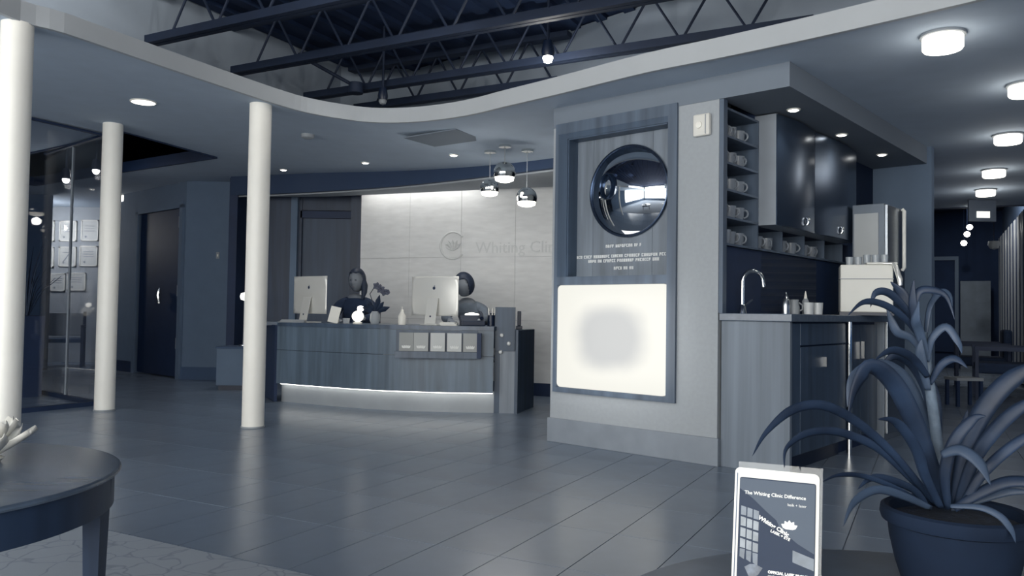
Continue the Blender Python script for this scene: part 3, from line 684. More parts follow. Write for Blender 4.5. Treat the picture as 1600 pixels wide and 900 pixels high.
# espresso machine
p0 = onbar(1353, 1.30)
T = thing('espresso_machine', 'boxy white espresso machine with cups on top', 'coffee machine', p0, R(-20))
pm = mat('machine_enamel', (226, 226, 220), .45, var=.02)
MB().box(-.165, .165, -.12, .16, .02, .345).build('body', pm, T, bevel=.008)
MB().box(-.168, .168, -.125, .165, .245, .250).build('seam', greyp, T)
MB().box(-.17, .17, -.125, .17, 0, .02).build('drip_tray', blackp, T)
MB().box(.0, .19, -.13, .165, .345, .36).build('cup_tray', pm, T, bevel=.004)
MB().tube([(.10, -.13, .352), (.155, -.14, .352), (.175, -.15, .33), (.20, -.17, .24), (.20, -.175, .20)], [.006, .01, .016, .018, .012], 12).build('portafilter_handle', mat('chrome_bright', (250, 250, 246), .15, .6, var=.01), T, smooth=True)
for k in range(5):
    c = MB().lathe([(0, 0), (.022, 0), (.026, .06), (.024, .06), (.02, .005), (0, .005)], 16).build('glass_cup', mat('cup_glass', (160, 168, 176), .2, var=.02), loc=p0 + Matrix.Rotation(R(-20), 3, 'Z') @ Vector((-.10 + .056 * k, .02, .361 if k > 1 else .346)), smooth=True)
    tag(c, '%s small glass cup on top of the white espresso machine' % ('leftmost', 'second', 'middle', 'fourth', 'rightmost')[k], 'cup', 'glass cups on the espresso machine')

# ================================================================== RECEPTION DESK
toe = cat([Vector((-2.25, 7.80, 0)), Vector((-1.70, 7.50, 0)), Vector((-1.17, 7.27, 0)), Vector((-.60, 7.17, 0)), Vector((.035, 7.17, 0))], 5)
frt = cat([Vector((-2.27, 7.68, 0)), Vector((-1.72, 7.38, 0)), Vector((-1.20, 7.15, 0)), Vector((-.65, 7.05, 0)), Vector((-.155, 7.03, 0))], 5)
T = thing('reception_desk', 'long curved wooden reception desk with a glowing toe recess', 'desk', (0, 0, 0))
MB().strip(toe, 0.0, .19, .03, 1).build('toe_board', mat('toe_board', (150, 156, 162), .5, var=.05), T)
sl = [0, 4, 9, 14, 20]
for a, b in zip(sl, sl[1:]):
    MB().strip([p for p in frt[a:b + 1]], .19, .512, .025, 1).build('front_panel', wood_desk, T)
    MB().strip([p for p in frt[a:b + 1]], .516, .742, .025, 1).build('front_panel', wood_desk, T)
top = MB(); back = [p + Vector((.10, .62, 0)) for p in frt]
poly = [(p.x, p.y - .012) for p in frt] + [(back[-1].x + .05, 7.75)] + [(p.x, p.y + .05) for p in reversed(back)]
top.prism(poly, .744, .78); top.build('desktop', mat('desktop_wood', (70, 86, 106), .35, **WOOD), T)
led = [p + Vector((0, -.045, 0)) for p in toe]; led[-1].x = -.16
MB().strip([(p.x, p.y) for p in led if p.x < -.15], .176, .186, .02, 1).build('light_strip', glow('led_strip', (255, 252, 242), 5), T)
MB().box(-.148, .035, 7.12, 7.20, .56, .955).box(-.148, -.10, 7.14, 7.2, 0, .56).build('end_pedestal', wood_d, T, bevel=.002)
MB().box(-.10, .035, 7.14, 7.2, 0, .56).build('lower_block', mat('desk_end_grey', (128, 137, 148), .5, **WOOD), T)
for a, b in ((784, 524), (795, 537), (782, 550)):
    p = P(a, b, 7.12); MB().lathe([(.0, .018), (.014, .014), (.019, .004), (.019, 0)], 16, M=Matrix.Translation((p.x, 7.12, p.z)) @ MD).build('knob', mat('knob_pearl', (205, 208, 208), .3, var=.01), T, smooth=True)
MB().bar((.048, 7.13, .375), (.21, 7.66, .375), .03, .75).build('side_panel', wood_d, T)
MB().prism([(-.14, 7.2), (.05, 7.2), (.19, 7.64), (-.10, 7.64)], .722, .75).build('side_top', wood_d, T)
MB().bar((-2.28, 7.70, .38), (-2.62, 8.40, .38), .03, .74).build('return_panel', navy, T)
MB().box(-2.62, -2.30, 7.9, 8.45, .744, .78).build('return_top', wood_d, T)
T = thing('side_credenza', 'low dark cabinet behind the front column at the desk left', 'cabinet', (-3.05, 9.0, 0))
MB().box(-.22, .35, -.2, .2, 0.05, .46).build('body', mid_paint, T, bevel=.004); MB().box(-.23, .36, -.21, .21, .46, .48).build('top', dark_paint, T); MB().box(-.2, .33, -.18, .18, 0, .05).build('plinth', blackp, T)
# brochure display on the front
T = thing('brochure_display', 'shallow ledge display of five cards fixed to the desk front', 'display', (0, 0, 0))
MB().box(-1.02, -.285, 6.93, 7.03, .496, .555).build('ledge', wood_f, T, bevel=.002)
MB().box(-1.02, -.30, 7.005, 7.03, .555, .74).build('back_board', wood_d, T)
MB().box(-.30, -.262, 6.925, 7.03, .50, .72).build('end_cheek', navy, T)
brd = ['leftmost', 'second', 'middle', 'fourth', 'rightmost']
for i, (xa, tone) in enumerate(((625, 150), (648, 172), (674, 196), (700, 200), (725, 160))):
    x0 = (xa - 800) / F * 6.96; w_ = 22.5 / F * 6.96
    t = thing('brochure', '%s square card in the desk front display' % brd[i], 'brochure', (x0 + w_ / 2, 6.965, .556), 0, 'cards in the desk front display')
    MB().box(-w_ / 2, w_ / 2, 0, .012, 0, .162).build('card', mat('card_%d' % tone, (tone, tone + 3, tone + 3), .6, var=.02), t)
    e = MB()
    for k in range(-2, 3): e.lathe([(0, 0), (.009, .012), (.006, .026), (0, .034)], 8, M=Matrix.Translation((k * .010, -.002, .022)) @ Matrix.Rotation(R(k * 16), 4, 'Y') @ Matrix.Diagonal((1, .2, 1, 1)))
    e.build('printed_flower', print_w, t)
# ---- computers
def imac(px, D, rz, lb):
    p = P(px, 500, D); T = thing('desktop_computer', lb, 'computer', (p.x, D, .781), rz, 'computers on the reception desk')
    W, Hh, z0 = .51, .37, .085                    # local +y looks toward the camera side (its back)
    m = MB(); n = 8
    m.add([(-W / 2, .0, z0), (W / 2, 0, z0), (W / 2, 0, z0 + Hh), (-W / 2, 0, z0 + Hh), (-W / 2, -.006, z0), (W / 2, -.006, z0), (W / 2, -.006, z0 + Hh), (-W / 2, -.006, z0 + Hh),
           (-W * .36, -.022, z0 + Hh * .16), (W * .36, -.022, z0 + Hh * .16), (W * .36, -.022, z0 + Hh * .84), (-W * .36, -.022, z0 + Hh * .84)],
          [(0, 1, 2, 3), (0, 4, 5, 1), (1, 5, 6, 2), (2, 6, 7, 3), (3, 7, 4, 0), (4, 8, 9, 5), (5, 9, 10, 6), (6, 10, 11, 7), (7, 11, 8, 4), (8, 11, 10, 9)])
    cs = m.build('casing', alu, T, smooth=False); cs.data.polygons.foreach_set('use_smooth', [True] * len(cs.data.polygons)); sb = cs.modifiers.new('s', 'SUBSURF'); sb.levels = sb.render_levels = 3; sb.subdivision_type = 'CATMULL_CLARK'
    for ed in cs.data.edges: pass
    at = cs.data.attributes.new('crease_edge', 'FLOAT', 'EDGE')
    for ed in cs.data.edges: at.data[ed.index].value = 1.0 if max(ed.vertices) < 8 else 0.0
    at2 = cs.data.attributes.new('crease_vert', 'FLOAT', 'POINT')
    for vi in range(8): at2.data[vi].value = 1.0
    MB().box(-W / 2 + .01, W / 2 - .01, .001, .004, z0 + .06, z0 + Hh - .01).build('screen', glow('screen_glow', (120, 140, 170), .5), T)
    m = MB(); m.bar((0, -.036, .25), (0, -.085, .012), .115, .007, up=Vector((0, 1, 0))); m.box(-.09, .09, -.11, .07, 0, .008)
    m.build('stand', alu, T)
    MB().lathe([(.009, 0), (0, .002)], 12, M=Matrix.Translation((0, -.079, .08)) @ MD).build('cable_hole', navy, T)
    e = MB().lathe([(.015, 0), (.012, .002), (0, .0025)], 16, M=Matrix.Translation((0, -.0205, z0 + Hh * .70)) @ MD); e.lathe([(.006, 0), (0, .002)], 8, M=Matrix.Translation((.005, -.0205, z0 + Hh * .70 + .02)) @ Matrix.Diagonal((.7, 1, 1.2, 1)) @ MD)
    e.build('emblem', navy, T)
    return T
imac(484, 7.80, R(-38), 'left silver all-in-one computer seen from behind, at the woman\'s side')
imac(679, 7.42, R(-26), 'right and brighter silver all-in-one computer seen from behind')
# ---- small things on the desk
def ond(px, D): p = P(px, 500, D); return Vector((p.x, D, .781))
T = thing('card_stand', 'small white leaning card holder beside the left computer', 'card holder', ond(521, 7.5), R(8))
MB().bar((-.01, .0, .006), (.022, .05, .155), .095, .008, up=Vector((0, 1, 0))).build('card', mat('stand_card', (222, 222, 216), .5, var=.02), T)
MB().bar((.02, .05, .10), (.02, .09, .006), .05, .006, up=Vector((0, 1, 0))).build('prop', whitep, T)
T = thing('globe_lamp', 'small lit white globe lamp in front of the woman', 'lamp', ond(559, 7.42))
MB().lathe([(0, 0), (.045, 0), (.045, .012), (.02, .02)], 24).build('base', whitep, T, smooth=True)
MB().lathe([(.02, .018)] + [(.056 * math.sin(R(a)), .070 - .052 * math.cos(R(a))) for a in range(25, 181, 15)], 28).build('globe', glow('globe_glow', (248, 244, 232), 1.3), T, smooth=True)
MB().lathe([(0, .115), (.026, .125), (.031, .142), (.024, .162), (0, .170)], 20, (.02, .02, 0)).build('bulb', bulb_m, T, smooth=True)
T = thing('potted_orchid', 'orchid with dark drooping flowers in a round grey vase on the desk', 'plant', ond(586, 7.40))
MB().lathe([(0, 0), (.035, 0), (.05, .035), (.046, .085), (.030, .12), (.026, .12), (.03, .10), (0, .10)], 24).build('vase', greyp, T, smooth=True)
MB().tube([(0, 0, .10), (-.03, 0, .22), (-.055, .01, .28), (-.02, .01, .335), (.03, 0, .35), (.09, 0, .30)], .004, 6).build('stem', leaf_m, T)
def petal(m, c, d, L, wd):
    d = Vector(d).normalized(); s = d.cross(Vector((0, 1, 0))).normalized(); u = s.cross(d)
    c = Vector(c); V = []
    for i, (t, w_) in enumerate(((0, .1), (.3, .8), (.65, 1), (1, .12))):
        V += [c + d * L * t - s * wd * w_ / 2 + u * .004, c + d * L * t - u * wd * .15 * w_, c + d * L * t + s * wd * w_ / 2 + u * .004]
    m.add(V, [(3 * i + j, 3 * i + j + 1, 3 * i + j + 4, 3 * i + j + 3) for i in range(3) for j in range(2)])
dm = mat('dark_petal', (84, 88, 104), .6, var=.15)
for k, (c, sc) in enumerate((((.01, 0, .355), 1), ((.045, 0, .33), 1.15), ((.08, 0, .30), 1), ((.11, 0, .30), .7))):
    m = MB()
    for a in range(0, 360, 72): petal(m, c, (math.cos(R(a + k * 20)), -.35, math.sin(R(a + k * 20))), .040 * sc, .030)
    f_ = m.build('flower', dm, T); f_.modifiers.new('s', 'SOLIDIFY').thickness = .002
for a, L in ((20, .15), (75, .17), (125, .16), (160, .13), (50, .13)):
    m = MB(); petal(m, (0, 0, .11), (math.cos(R(a)), -.2, math.sin(R(a))), L, .05); f_ = m.build('leaf', leaf_m, T); f_.modifiers.new('s', 'SOLIDIFY').thickness = .002
T = thing('sanitizer_bottle', 'white pump bottle standing on the desk right of the orchid', 'bottle', ond(628, 7.20))
MB().lathe([(0, 0), (.034, 0), (.036, .02), (.036, .08), (.016, .115), (.014, .12)], 24).build('body', whitep, T, smooth=True)
MB().lathe([(.015, .12), (.015, .135), (.006, .14), (.006, .165), (0, .165)], 16).build('pump', whitep, T, smooth=True)
T = thing('small_cup', 'small pale cup between the globe lamp and the card holder', 'cup', ond(541, 7.46))
MB().lathe([(0, 0), (.03, 0), (.034, .05), (.031, .05), (.027, .006), (0, .006)], 20).build('bowl', greyp, T, smooth=True)
T = thing('desk_phone', 'black desk phone with handset at the right end of the desk', 'phone', ond(738, 7.32), R(10))
MB().add([(-.11, -.08, 0), (.11, -.08, 0), (.11, .08, 0), (-.11, .08, 0), (-.11, -.08, .045), (.11, -.08, .045), (.11, .08, .10), (-.11, .08, .10)], [(3, 2, 1, 0), (4, 5, 6, 7), (0, 1, 5, 4), (1, 2, 6, 5), (2, 3, 7, 6), (3, 0, 4, 7)]).build('body', blackp, T, bevel=.006)
MB().tube([(.08, -.06, .07), (.085, 0, .10), (.08, .07, .12)], .018, 10).build('handset', blackp, T, smooth=True)
MB().lathe([(.0, .018), (.012, .012), (.014, 0)], 12, (.05, -.085, .05)).build('button', greyp, T)
T = thing('touch_lamp', 'flat oval glowing lamp behind the black desk phone', 'lamp', ond(737, 7.55))
MB().lathe([(0, 0), (.04, 0), (.04, .008), (.008, .012), (.008, .07)], 20).build('foot', blackp, T, smooth=True)
MB().lathe([(.0, .07), (.05, .075), (.072, .09), (.06, .112), (0, .122)], 24).build('shade', lamp_m, T, smooth=True)
T = thing('paper_stack', 'pale stack of papers at the foot of the right computer', 'papers', ond(702, 7.22), R(-12))
for k in range(5): MB().box(-.075, .075, -.05, .05, .006 * k, .006 * k + .005, Matrix.Rotation(R(random.uniform(-9, 9)), 4, 'Z')).build('sheet_bundle', print_w if k % 2 else whitep, T)
T = thing('paper_tray', 'low grey heap of papers at the foot of the left computer', 'papers', ond(455, 7.62), R(20))
for k in range(4): MB().box(-.12 + .01 * k, .12, -.05, .05, .007 * k, .007 * k + .006, Matrix.Rotation(R(random.uniform(-8, 8)), 4, 'Z')).build('sheet_bundle', greyp, T)
T = thing('walkie_charger', 'small black cordless phone on the desk end behind the pedestal', 'phone', Vector((.072, 7.46, .753)))
MB().box(-.03, .03, -.03, .03, -.002, .03).build('cradle', blackp, T, bevel=.004); MB().box(-.018, .018, -.012, .012, .03, .17).build('handset', blackp, T, bevel=.006)
T.name = 'cordless_phone'
T = thing('pen_cup', 'dark pen cup with white pens beside the end pedestal', 'pen cup', Vector((-.19, 7.36, .781)))
MB().lathe([(0, 0), (.035, 0), (.035, .10), (.031, .10), (.031, .01), (0, .01)], 20).build('cup', blackp, T, smooth=True)
for a in (-.012, .006, .018): MB().tube([(a, 0, .02), (a * 2.2, .01, .165)], .005, 6).build('pen', whitep, T)

# ---- people
def skin_mesh(nodes, edges, root, sub=2):
    me = bpy.data.meshes.new('s'); names = list(nodes); ix = {k: i for i, k in enumerate(names)}
    me.from_pydata([nodes[k][0] for k in names], [(ix[a], ix[b]) for a, b in edges], [])
    o = bpy.data.objects.new('s', me); SC.collection.objects.link(o)
    m = o.modifiers.new('skin', 'SKIN'); m.use_smooth_shade = True
    for i, k in enumerate(names):
        r = nodes[k][1]; r = r if isinstance(r, tuple) else (r, r); me.skin_vertices[0].data[i].radius = r
        me.skin_vertices[0].data[i].use_root = (k == root)
    s = o.modifiers.new('sub', 'SUBSURF'); s.levels = sub; s.render_levels = sub
    bpy.context.view_layer.update()
    out = bpy.data.meshes.new_from_object(o.evaluated_get(bpy.context.evaluated_depsgraph_get())); bpy.data.objects.remove(o)
    return out
def head_mesh(bm, c, rz, tilt, s=1.0):
    M = Matrix.Translation(c) @ Matrix.Rotation(rz, 4, 'Z') @ Matrix.Rotation(tilt, 4, 'X')   # face looks along local -y
    r = bmesh.ops.create_icosphere(bm, subdivisions=5, radius=1.0)
    for v in r['verts']:
        x, y, z = v.co; w_ = .076 * (1 - .22 * max(0, -z) ** 1.5); d = .094
        X = x * w_; Y = y * d; Z = z * .116
        if y < 0:
            fx = abs(x)
            Y -= .020 * math.exp(-((x / .16) ** 2)) * math.exp(-(((z + .12) / .22) ** 2))        # nose
            Y += .010 * (math.exp(-(((fx - .38) / .17) ** 2)) * math.exp(-(((z - .12) / .13) ** 2)))  # eye sockets
            Y -= .006 * math.exp(-((x / .3) ** 2)) * math.exp(-(((z + .50) / .07) ** 2))          # lips
            Y += .005 * math.exp(-((x / .3) ** 2)) * math.exp(-(((z + .40) / .05) ** 2))
            Y -= .010 * math.exp(-((x / .35) ** 2)) * math.exp(-(((z + .82) / .18) ** 2))         # chin
        v.co = M @ Vector((X, Y, Z)) if s == 1 else M @ (Vector((X, Y, Z)) * s)
    for sx in (-1, 1):
        rr_ = bmesh.ops.create_icosphere(bm, subdivisions=2, radius=1.0)
        for v in rr_['verts']: v.co = M @ Vector((sx * .076 + v.co.x * .010, .006 + v.co.y * .016, v.co.z * .03 - .004))
    return M
def person(name, lb, J, hc, hrz, htilt, shirt, hairf, chair_rz):
    root = Vector(J['pelvis']); T = thing(name, lb, 'person', (root.x, root.y, 0)); off = Vector((root.x, root.y, 0))
    def L(p): return Vector(p) - off
    nd = {k: (tuple(L(J[k])), RAD[k]) for k in J}
    ed = [('pelvis', 'waist'), ('waist', 'chest'), ('chest', 'neck0'), ('neck0', 'neck1')]
    for s in 'lr':
        ed += [('neck0', 'sh' + s), ('sh' + s, 'el' + s), ('el' + s, 'wr' + s), ('wr' + s, 'ha' + s), ('pelvis', 'hip' + s), ('hip' + s, 'kn' + s), ('kn' + s, 'an' + s), ('an' + s, 'to' + s)]
        wr = L(J['wr' + s]); ha = L(J['ha' + s]); d = (ha - wr).normalized(); sd = d.cross(Vector((0, 0, 1))).normalized()
        for q, o_ in enumerate((-.030, -.010, .010, .030)):
            ln = (.060, .072, .068, .052)[q]
            a = ha + sd * o_ + d * .03; b = a + d * ln * .5 + Vector((0, 0, .004)); c = a + d * ln + Vector((0, 0, -.012))
            for k, pp in (('a', a), ('b', b), ('c', c)): nd['f%s%d%s' % (s, q, k)] = (tuple(pp), .0085 if k != 'c' else .007)
            ed += [('ha' + s, 'f%s%da' % (s, q)), ('f%s%da' % (s, q), 'f%s%db' % (s, q)), ('f%s%db' % (s, q), 'f%s%dc' % (s, q))]
        sg = 1 if s == 'l' else -1
        a = wr + (ha - wr) * .5 + sd * .035 * sg; b = a + d * .04 + sd * .012 * sg
        nd['t' + s + 'a'] = (tuple(a), .010); nd['t' + s + 'b'] = (tuple(b), .008); ed += [('wr' + s, 't' + s + 'a'), ('t' + s + 'a', 't' + s + 'b')]
    body = skin_mesh(nd, ed, 'pelvis')
    bm = bmesh.new(); bm.from_mesh(body); MH = head_mesh(bm, L(hc), hrz, htilt); bm.to_mesh(body); bm.free()
    o = bpy.data.objects.new('body', body); SC.collection.objects.link(o)
    rm = o.modifiers.new('r', 'REMESH'); rm.mode = 'VOXEL'; rm.voxel_size = .0075; sm_ = o.modifiers.new('s', 'SMOOTH'); sm_.iterations = 2; sm_.factor = .4
    bpy.context.view_layer.update()
    me = bpy.data.meshes.new_from_object(o.evaluated_get(bpy.context.evaluated_depsgraph_get())); bpy.data.objects.remove(o)
    me.materials.clear(); me.materials.append(skin_m); me.polygons.foreach_set('use_smooth', [True] * len(me.polygons))
    o = bpy.data.objects.new('body', me); SC.collection.objects.link(o); o.parent = T
    # clothing
    cn = {k: (tuple(L(J[k])), tuple(x + .012 for x in (RAD[k] if isinstance(RAD[k], tuple) else (RAD[k],) * 2))) for k in ('pelvis', 'waist', 'chest', 'neck0', 'shl', 'shr', 'ell', 'elr', 'wrl', 'wrr')}
    cn['neck0'] = (cn['neck0'][0], (.075, .065))
    ce = [('pelvis', 'waist'), ('waist', 'chest'), ('chest', 'neck0'), ('neck0', 'shl'), ('neck0', 'shr'), ('shl', 'ell'), ('shr', 'elr'), ('ell', 'wrl'), ('elr', 'wrr')]
    sh_ = skin_mesh(cn, ce, 'pelvis'); sh_.materials.clear(); sh_.materials.append(shirt); so = bpy.data.objects.new('shirt', sh_); SC.collection.objects.link(so); so.parent = T
    cn = {k: (tuple(L(J[k])), tuple(x + .012 for x in (RAD[k] if isinstance(RAD[k], tuple) else (RAD[k],) * 2))) for k in ('pelvis', 'hipl', 'hipr', 'knl', 'knr', 'anl', 'anr')}
    tr = skin_mesh(cn, [('pelvis', 'hipl'), ('pelvis', 'hipr'), ('hipl', 'knl'), ('hipr', 'knr'), ('knl', 'anl'), ('knr', 'anr')], 'pelvis'); tr.materials.clear(); tr.materials.append(navy)
    to = bpy.data.objects.new('trousers', tr); SC.collection.objects.link(to); to.parent = T
    hairf(T, MH)
    for sx in (-1, 1):
        MB().lathe([(0, .0035), (.008, .003), (.011, 0)], 12, M=MH @ Matrix.Translation((sx * .029, -.084, .014)) @ Matrix.Diagonal((1, 1, .5, 1)) @ MD).build('eye', hair_m, T)
    MB().lathe([(0, .004), (.012, .003), (.020, 0)], 12, M=MH @ Matrix.Translation((0, -.092, -.058)) @ Matrix.Diagonal((1, 1, .32, 1)) @ MD).build('mouth', mat('lips', (110, 108, 118), .5), T)
    # the office chair
    C = thing('office_chair', 'black office chair under the %s' % ('woman' if 'woman' in lb else 'dark-haired person'), 'chair', (root.x, root.y + .02, 0), chair_rz)
    MB().box(-.23, .23, -.24, .22, .40, .455).build('seat', blackp, C, bevel=.02)
    MB().box(-.21, .21, .23, .28, .52, .90).build('backrest', blackp, C, bevel=.02)
    MB().bar((0, .2, .42), (0, .27, .6), .06, .02).build('back_bar', blackp, C)
    MB().tube([(0, 0, .08), (0, 0, .40)], .025, 10).build('post', brushed, C)
    for k in range(5):
        a = R(72 * k); l_ = MB().bar((0, 0, .09), (.27 * math.cos(a), .27 * math.sin(a), .06), .035, .025).build('leg', blackp, C)
        MB().lathe([(0, -.012), (.025, -.012), (.025, .012), (0, .012)], 12, M=Matrix.Translation((.27 * math.cos(a), .27 * math.sin(a), .025)) @ Matrix.Rotation(R(90), 4, 'X')).build('caster', blackp, l_)
    for sx in (-1, 1):
        MB().bar((sx * .27, 0, .42), (sx * .27, 0, .62), .03, .04).box(sx * .27 - .03, sx * .27 + .03, -.16, .10, .62, .645).box(min(0, sx * .27), max(0, sx * .27), -.02, .02, .385, .40).build('armrest', blackp, C)
    return T
RAD = dict(pelvis=(.13, .10), waist=(.115, .085), chest=(.135, .095), neck0=(.06, .05), neck1=(.048, .048), shl=.055, shr=.055, ell=.042, elr=.042, wrl=.027, wrr=.027, hal=(.035, .018), har=(.035, .018),
           hipl=.085, hipr=.085, knl=.06, knr=.06, anl=.04, anr=.04, tol=.035, tor=.035)
def seated(px, py, pz, c, n, ha, lean=0):
    cx_, cy_, cz_ = c; nx, ny, nz_ = n
    return dict(pelvis=(px, py, pz), waist=((px + cx_) / 2, (py + cy_) / 2, (pz + cz_) / 2), chest=c, neck0=n, neck1=(nx, ny - .01, nz_ + .07),
                shl=(nx - .17, ny + .0, nz_ - .06), shr=(nx + .17, ny + .0, nz_ - .06), ell=(nx - .21, ny - .08, .84), elr=(nx + .21, ny - .08, .84),
                wrl=ha[0], wrr=ha[1], hal=tuple(Vector(ha[0]) + Vector((.02, -.055, -.005))), har=tuple(Vector(ha[1]) + Vector((-.02, -.055, -.005))),
                hipl=(px - .09, py - .04, pz), hipr=(px + .09, py - .04, pz), knl=(px - .11, py - .44, pz + .02), knr=(px + .11, py - .44, pz + .02),
                anl=(px - .11, py - .42, .10), anr=(px + .11, py - .42, .10), tol=(px - .11, py - .56, .05), tor=(px + .11, py - .56, .05))
def long_hair(T, MH):
    bm = bmesh.new(); bmesh.ops.create_icosphere(bm, subdivisions=4, radius=1)
    for v in bm.verts:
        x, y, z = v.co; X, Y, Z = x * .092, y * .108 + .012, z * .128 + .012
        if y < -.15 and z < .52: Y = max(Y, -.02 - .04 * (1 - abs(x))) ; Y = .03 if abs(x) < .75 else Y * .4
        v.co = MH @ Vector((X, Y, Z))
    me = bpy.data.meshes.new('hair'); bm.to_mesh(me); bm.free(); me.materials.append(hair_m); me.polygons.foreach_set('use_smooth', [True] * len(me.polygons)); o = bpy.data.objects.new('hair', me); SC.collection.objects.link(o); o.parent = T
    MB().tube([MH @ Vector((.062, .02, .02)), MH @ Vector((.088, .0, -.05)), MH @ Vector((.092, -.02, -.12)), MH @ Vector((.08, -.04, -.19))], [.03, .036, .030, .012], 12).build('hair_lock', hair_m, T, smooth=True)
def short_hair(T, MH):
    bm = bmesh.new(); bmesh.ops.create_icosphere(bm, subdivisions=4, radius=1)
    for v in bm.verts:
        x, y, z = v.co; X, Y, Z = x * .090, y * .106 + .008, z * .126 + .012
        if y < -.1 and z < .45: Y = .02
        v.co = MH @ Vector((X, Y, Z))
    me = bpy.data.meshes.new('hair'); bm.to_mesh(me); bm.free(); me.materials.append(hair_m); me.polygons.foreach_set('use_smooth', [True] * len(me.polygons)); o = bpy.data.objects.new('hair', me); SC.collection.objects.link(o); o.parent = T
wx = -1.63
person('person', 'woman in a dark top with tied dark hair, seated behind the left desk half', seated(wx - .02, 8.42, .54, (wx - .02, 8.36, .88), (wx - .01, 8.32, 1.02), ((wx - .14, 8.02, .815), (wx + .12, 8.02, .815))), (wx, 8.28, 1.215), R(-14), R(6), cloth_d, long_hair, 0)
mxp = -.50
person('person', 'dark-haired person in a grey shirt, leaning forward half behind the right computer', seated(mxp + .13, 8.30, .54, (mxp + .09, 8.18, .86), (mxp + .04, 8.08, .99), ((mxp - .10, 7.76, .815), (mxp + .18, 7.74, .815))), (mxp + .015, 7.99, 1.175), R(-62), R(20), cloth_g, short_hair, R(-15))

# ================================================================== WALL WRITING
LG = thing('wall_sign', 'raised pale clinic name with round emblem on the stone wall', 'sign', fw0, FWA)
def on_fw(px):
    lo, hi = 0, FWL
    for _ in range(40):
        m_ = (lo + hi) / 2; q_ = fw0 + fd.normalized() * m_
        if 800 + F * q_.x / q_.y > px: lo = m_
        else: hi = m_
    return lo
lt = mat('pale_letters', (208, 210, 210), .4, .0, var=.02)
qx = on_fw(742); qq = fw0 + fd.normalized() * qx; zl = P(742, 388, qq.y).z
text('Whiting Clinic', .185, lt, LG, (qx, -0.012 + .0 + .02 - .028 + .012 + .008, zl), (R(90), 0, R(180)), ext=.006, align='LEFT')
ex = on_fw(707); eq = fw0 + fd.normalized() * ex; ze = P(707, 384, eq.y).z
e = MB()
e.tube([(ex + .155 * math.cos(R(a)), .01, ze + .155 * math.sin(R(a))) for a in range(-140, 141 + 0, 10)][::1], .012, 6)
e.build('emblem_ring', lt, LG)
e = MB()
for a in (-50, -25, 0, 25, 50): petal(e, (ex, .012, ze - .06), (math.sin(R(a)), 0, math.cos(R(a))), .13, .05)
o = e.build('emblem_petals', lt, LG); o.modifiers.new('s', 'SOLIDIFY').thickness = .008

# ================================================================== GLASS OFFICE
T = thing('tall_planter', 'tall dark square planter with thin grass blades behind the glass', 'planter', Vector((-4.86, 7.90, 0)), ANG_P)
MB().add([(-.13, -.13, 0), (.13, -.13, 0), (.13, .13, 0), (-.13, .13, 0), (-.14, -.14, .80), (.14, -.14, .80), (.14, .14, .80), (-.14, .14, .80)], [(3, 2, 1, 0), (4, 5, 6, 7), (0, 1, 5, 4), (1, 2, 6, 5), (2, 3, 7, 6), (3, 0, 4, 7)]).build('pot', navy, T)
MB().box(-.13, .13, -.13, .13, .80, .805).build('soil', soil_m, T)
for k in range(26):
    a = random.uniform(0, 6.28); L = random.uniform(.35, .75); ln = random.uniform(.05, .35); m = MB()
    m.tube([(.03 * math.cos(a), .03 * math.sin(a), .80), (ln * .45 * math.cos(a), ln * .45 * math.sin(a), .80 + L * .6), (ln * math.cos(a), ln * math.sin(a), .80 + L)], [.007, .006, .002], 4)
    m.build('blade', leaf_l if k % 3 else leaf_m, T)
cert_bg = mat('certificate_paper', (232, 232, 226), .6, var=.02); cert_m = mat('certificate_border', (214, 215, 212), .5, var=.02)
certs = [(79, 361, 12, 33, 'narrow left certificate in the top row'), (106, 361, 27, 32, 'middle certificate in the top row'), (140, 360, 27, 33, 'right certificate in the top row'),
         (78, 402, 12, 32, 'narrow left certificate in the second row'), (105, 401, 27, 31, 'certificate with a slanted drawing in the second row'), (138, 400, 28, 32, 'right certificate in the second row'),
         (90, 441, 23, 28, 'left certificate in the bottom row'), (119, 440, 29, 28, 'right certificate in the bottom row')]
for i, (x, y, w_, h_, lb) in enumerate(certs):
    p = P(x, y, 12.78); W = w_ * 12.78 / F; H_ = h_ * 12.78 / F
    t = thing('certificate', lb + ' on the office wall', 'certificate', (p.x, 12.795, p.z), 0, 'framed certificates on the office wall')
    fr_ = MB().box(-W / 2, -W / 2 + .018, -.02, 0, -H_ / 2, H_ / 2).box(W / 2 - .018, W / 2, -.02, 0, -H_ / 2, H_ / 2).box(-W / 2, W / 2, -.02, 0, -H_ / 2, -H_ / 2 + .018).box(-W / 2, W / 2, -.02, 0, H_ / 2 - .018, H_ / 2)
    fr_.build('frame', whitep, t)
    MB().box(-W / 2 + .01, W / 2 - .01, -.012, 0, -H_ / 2 + .01, H_ / 2 - .01).build('paper', cert_m, t)
    e = MB()
    if i == 4: e.bar((-.07, -.014, -.09), (.06, -.014, .09), .004, .012)
    for k in range(3 if i != 4 else 1): e.box(-W * .28, W * .28, -.015, -.011, H_ * (.2 - .12 * k), H_ * (.2 - .12 * k) + .008)
    e.lathe([(.018, 0), (0, .003)], 10, M=Matrix.Translation((-W * .22, -.012, -H_ * .30)) @ MD); e.build('print', greyp, t)
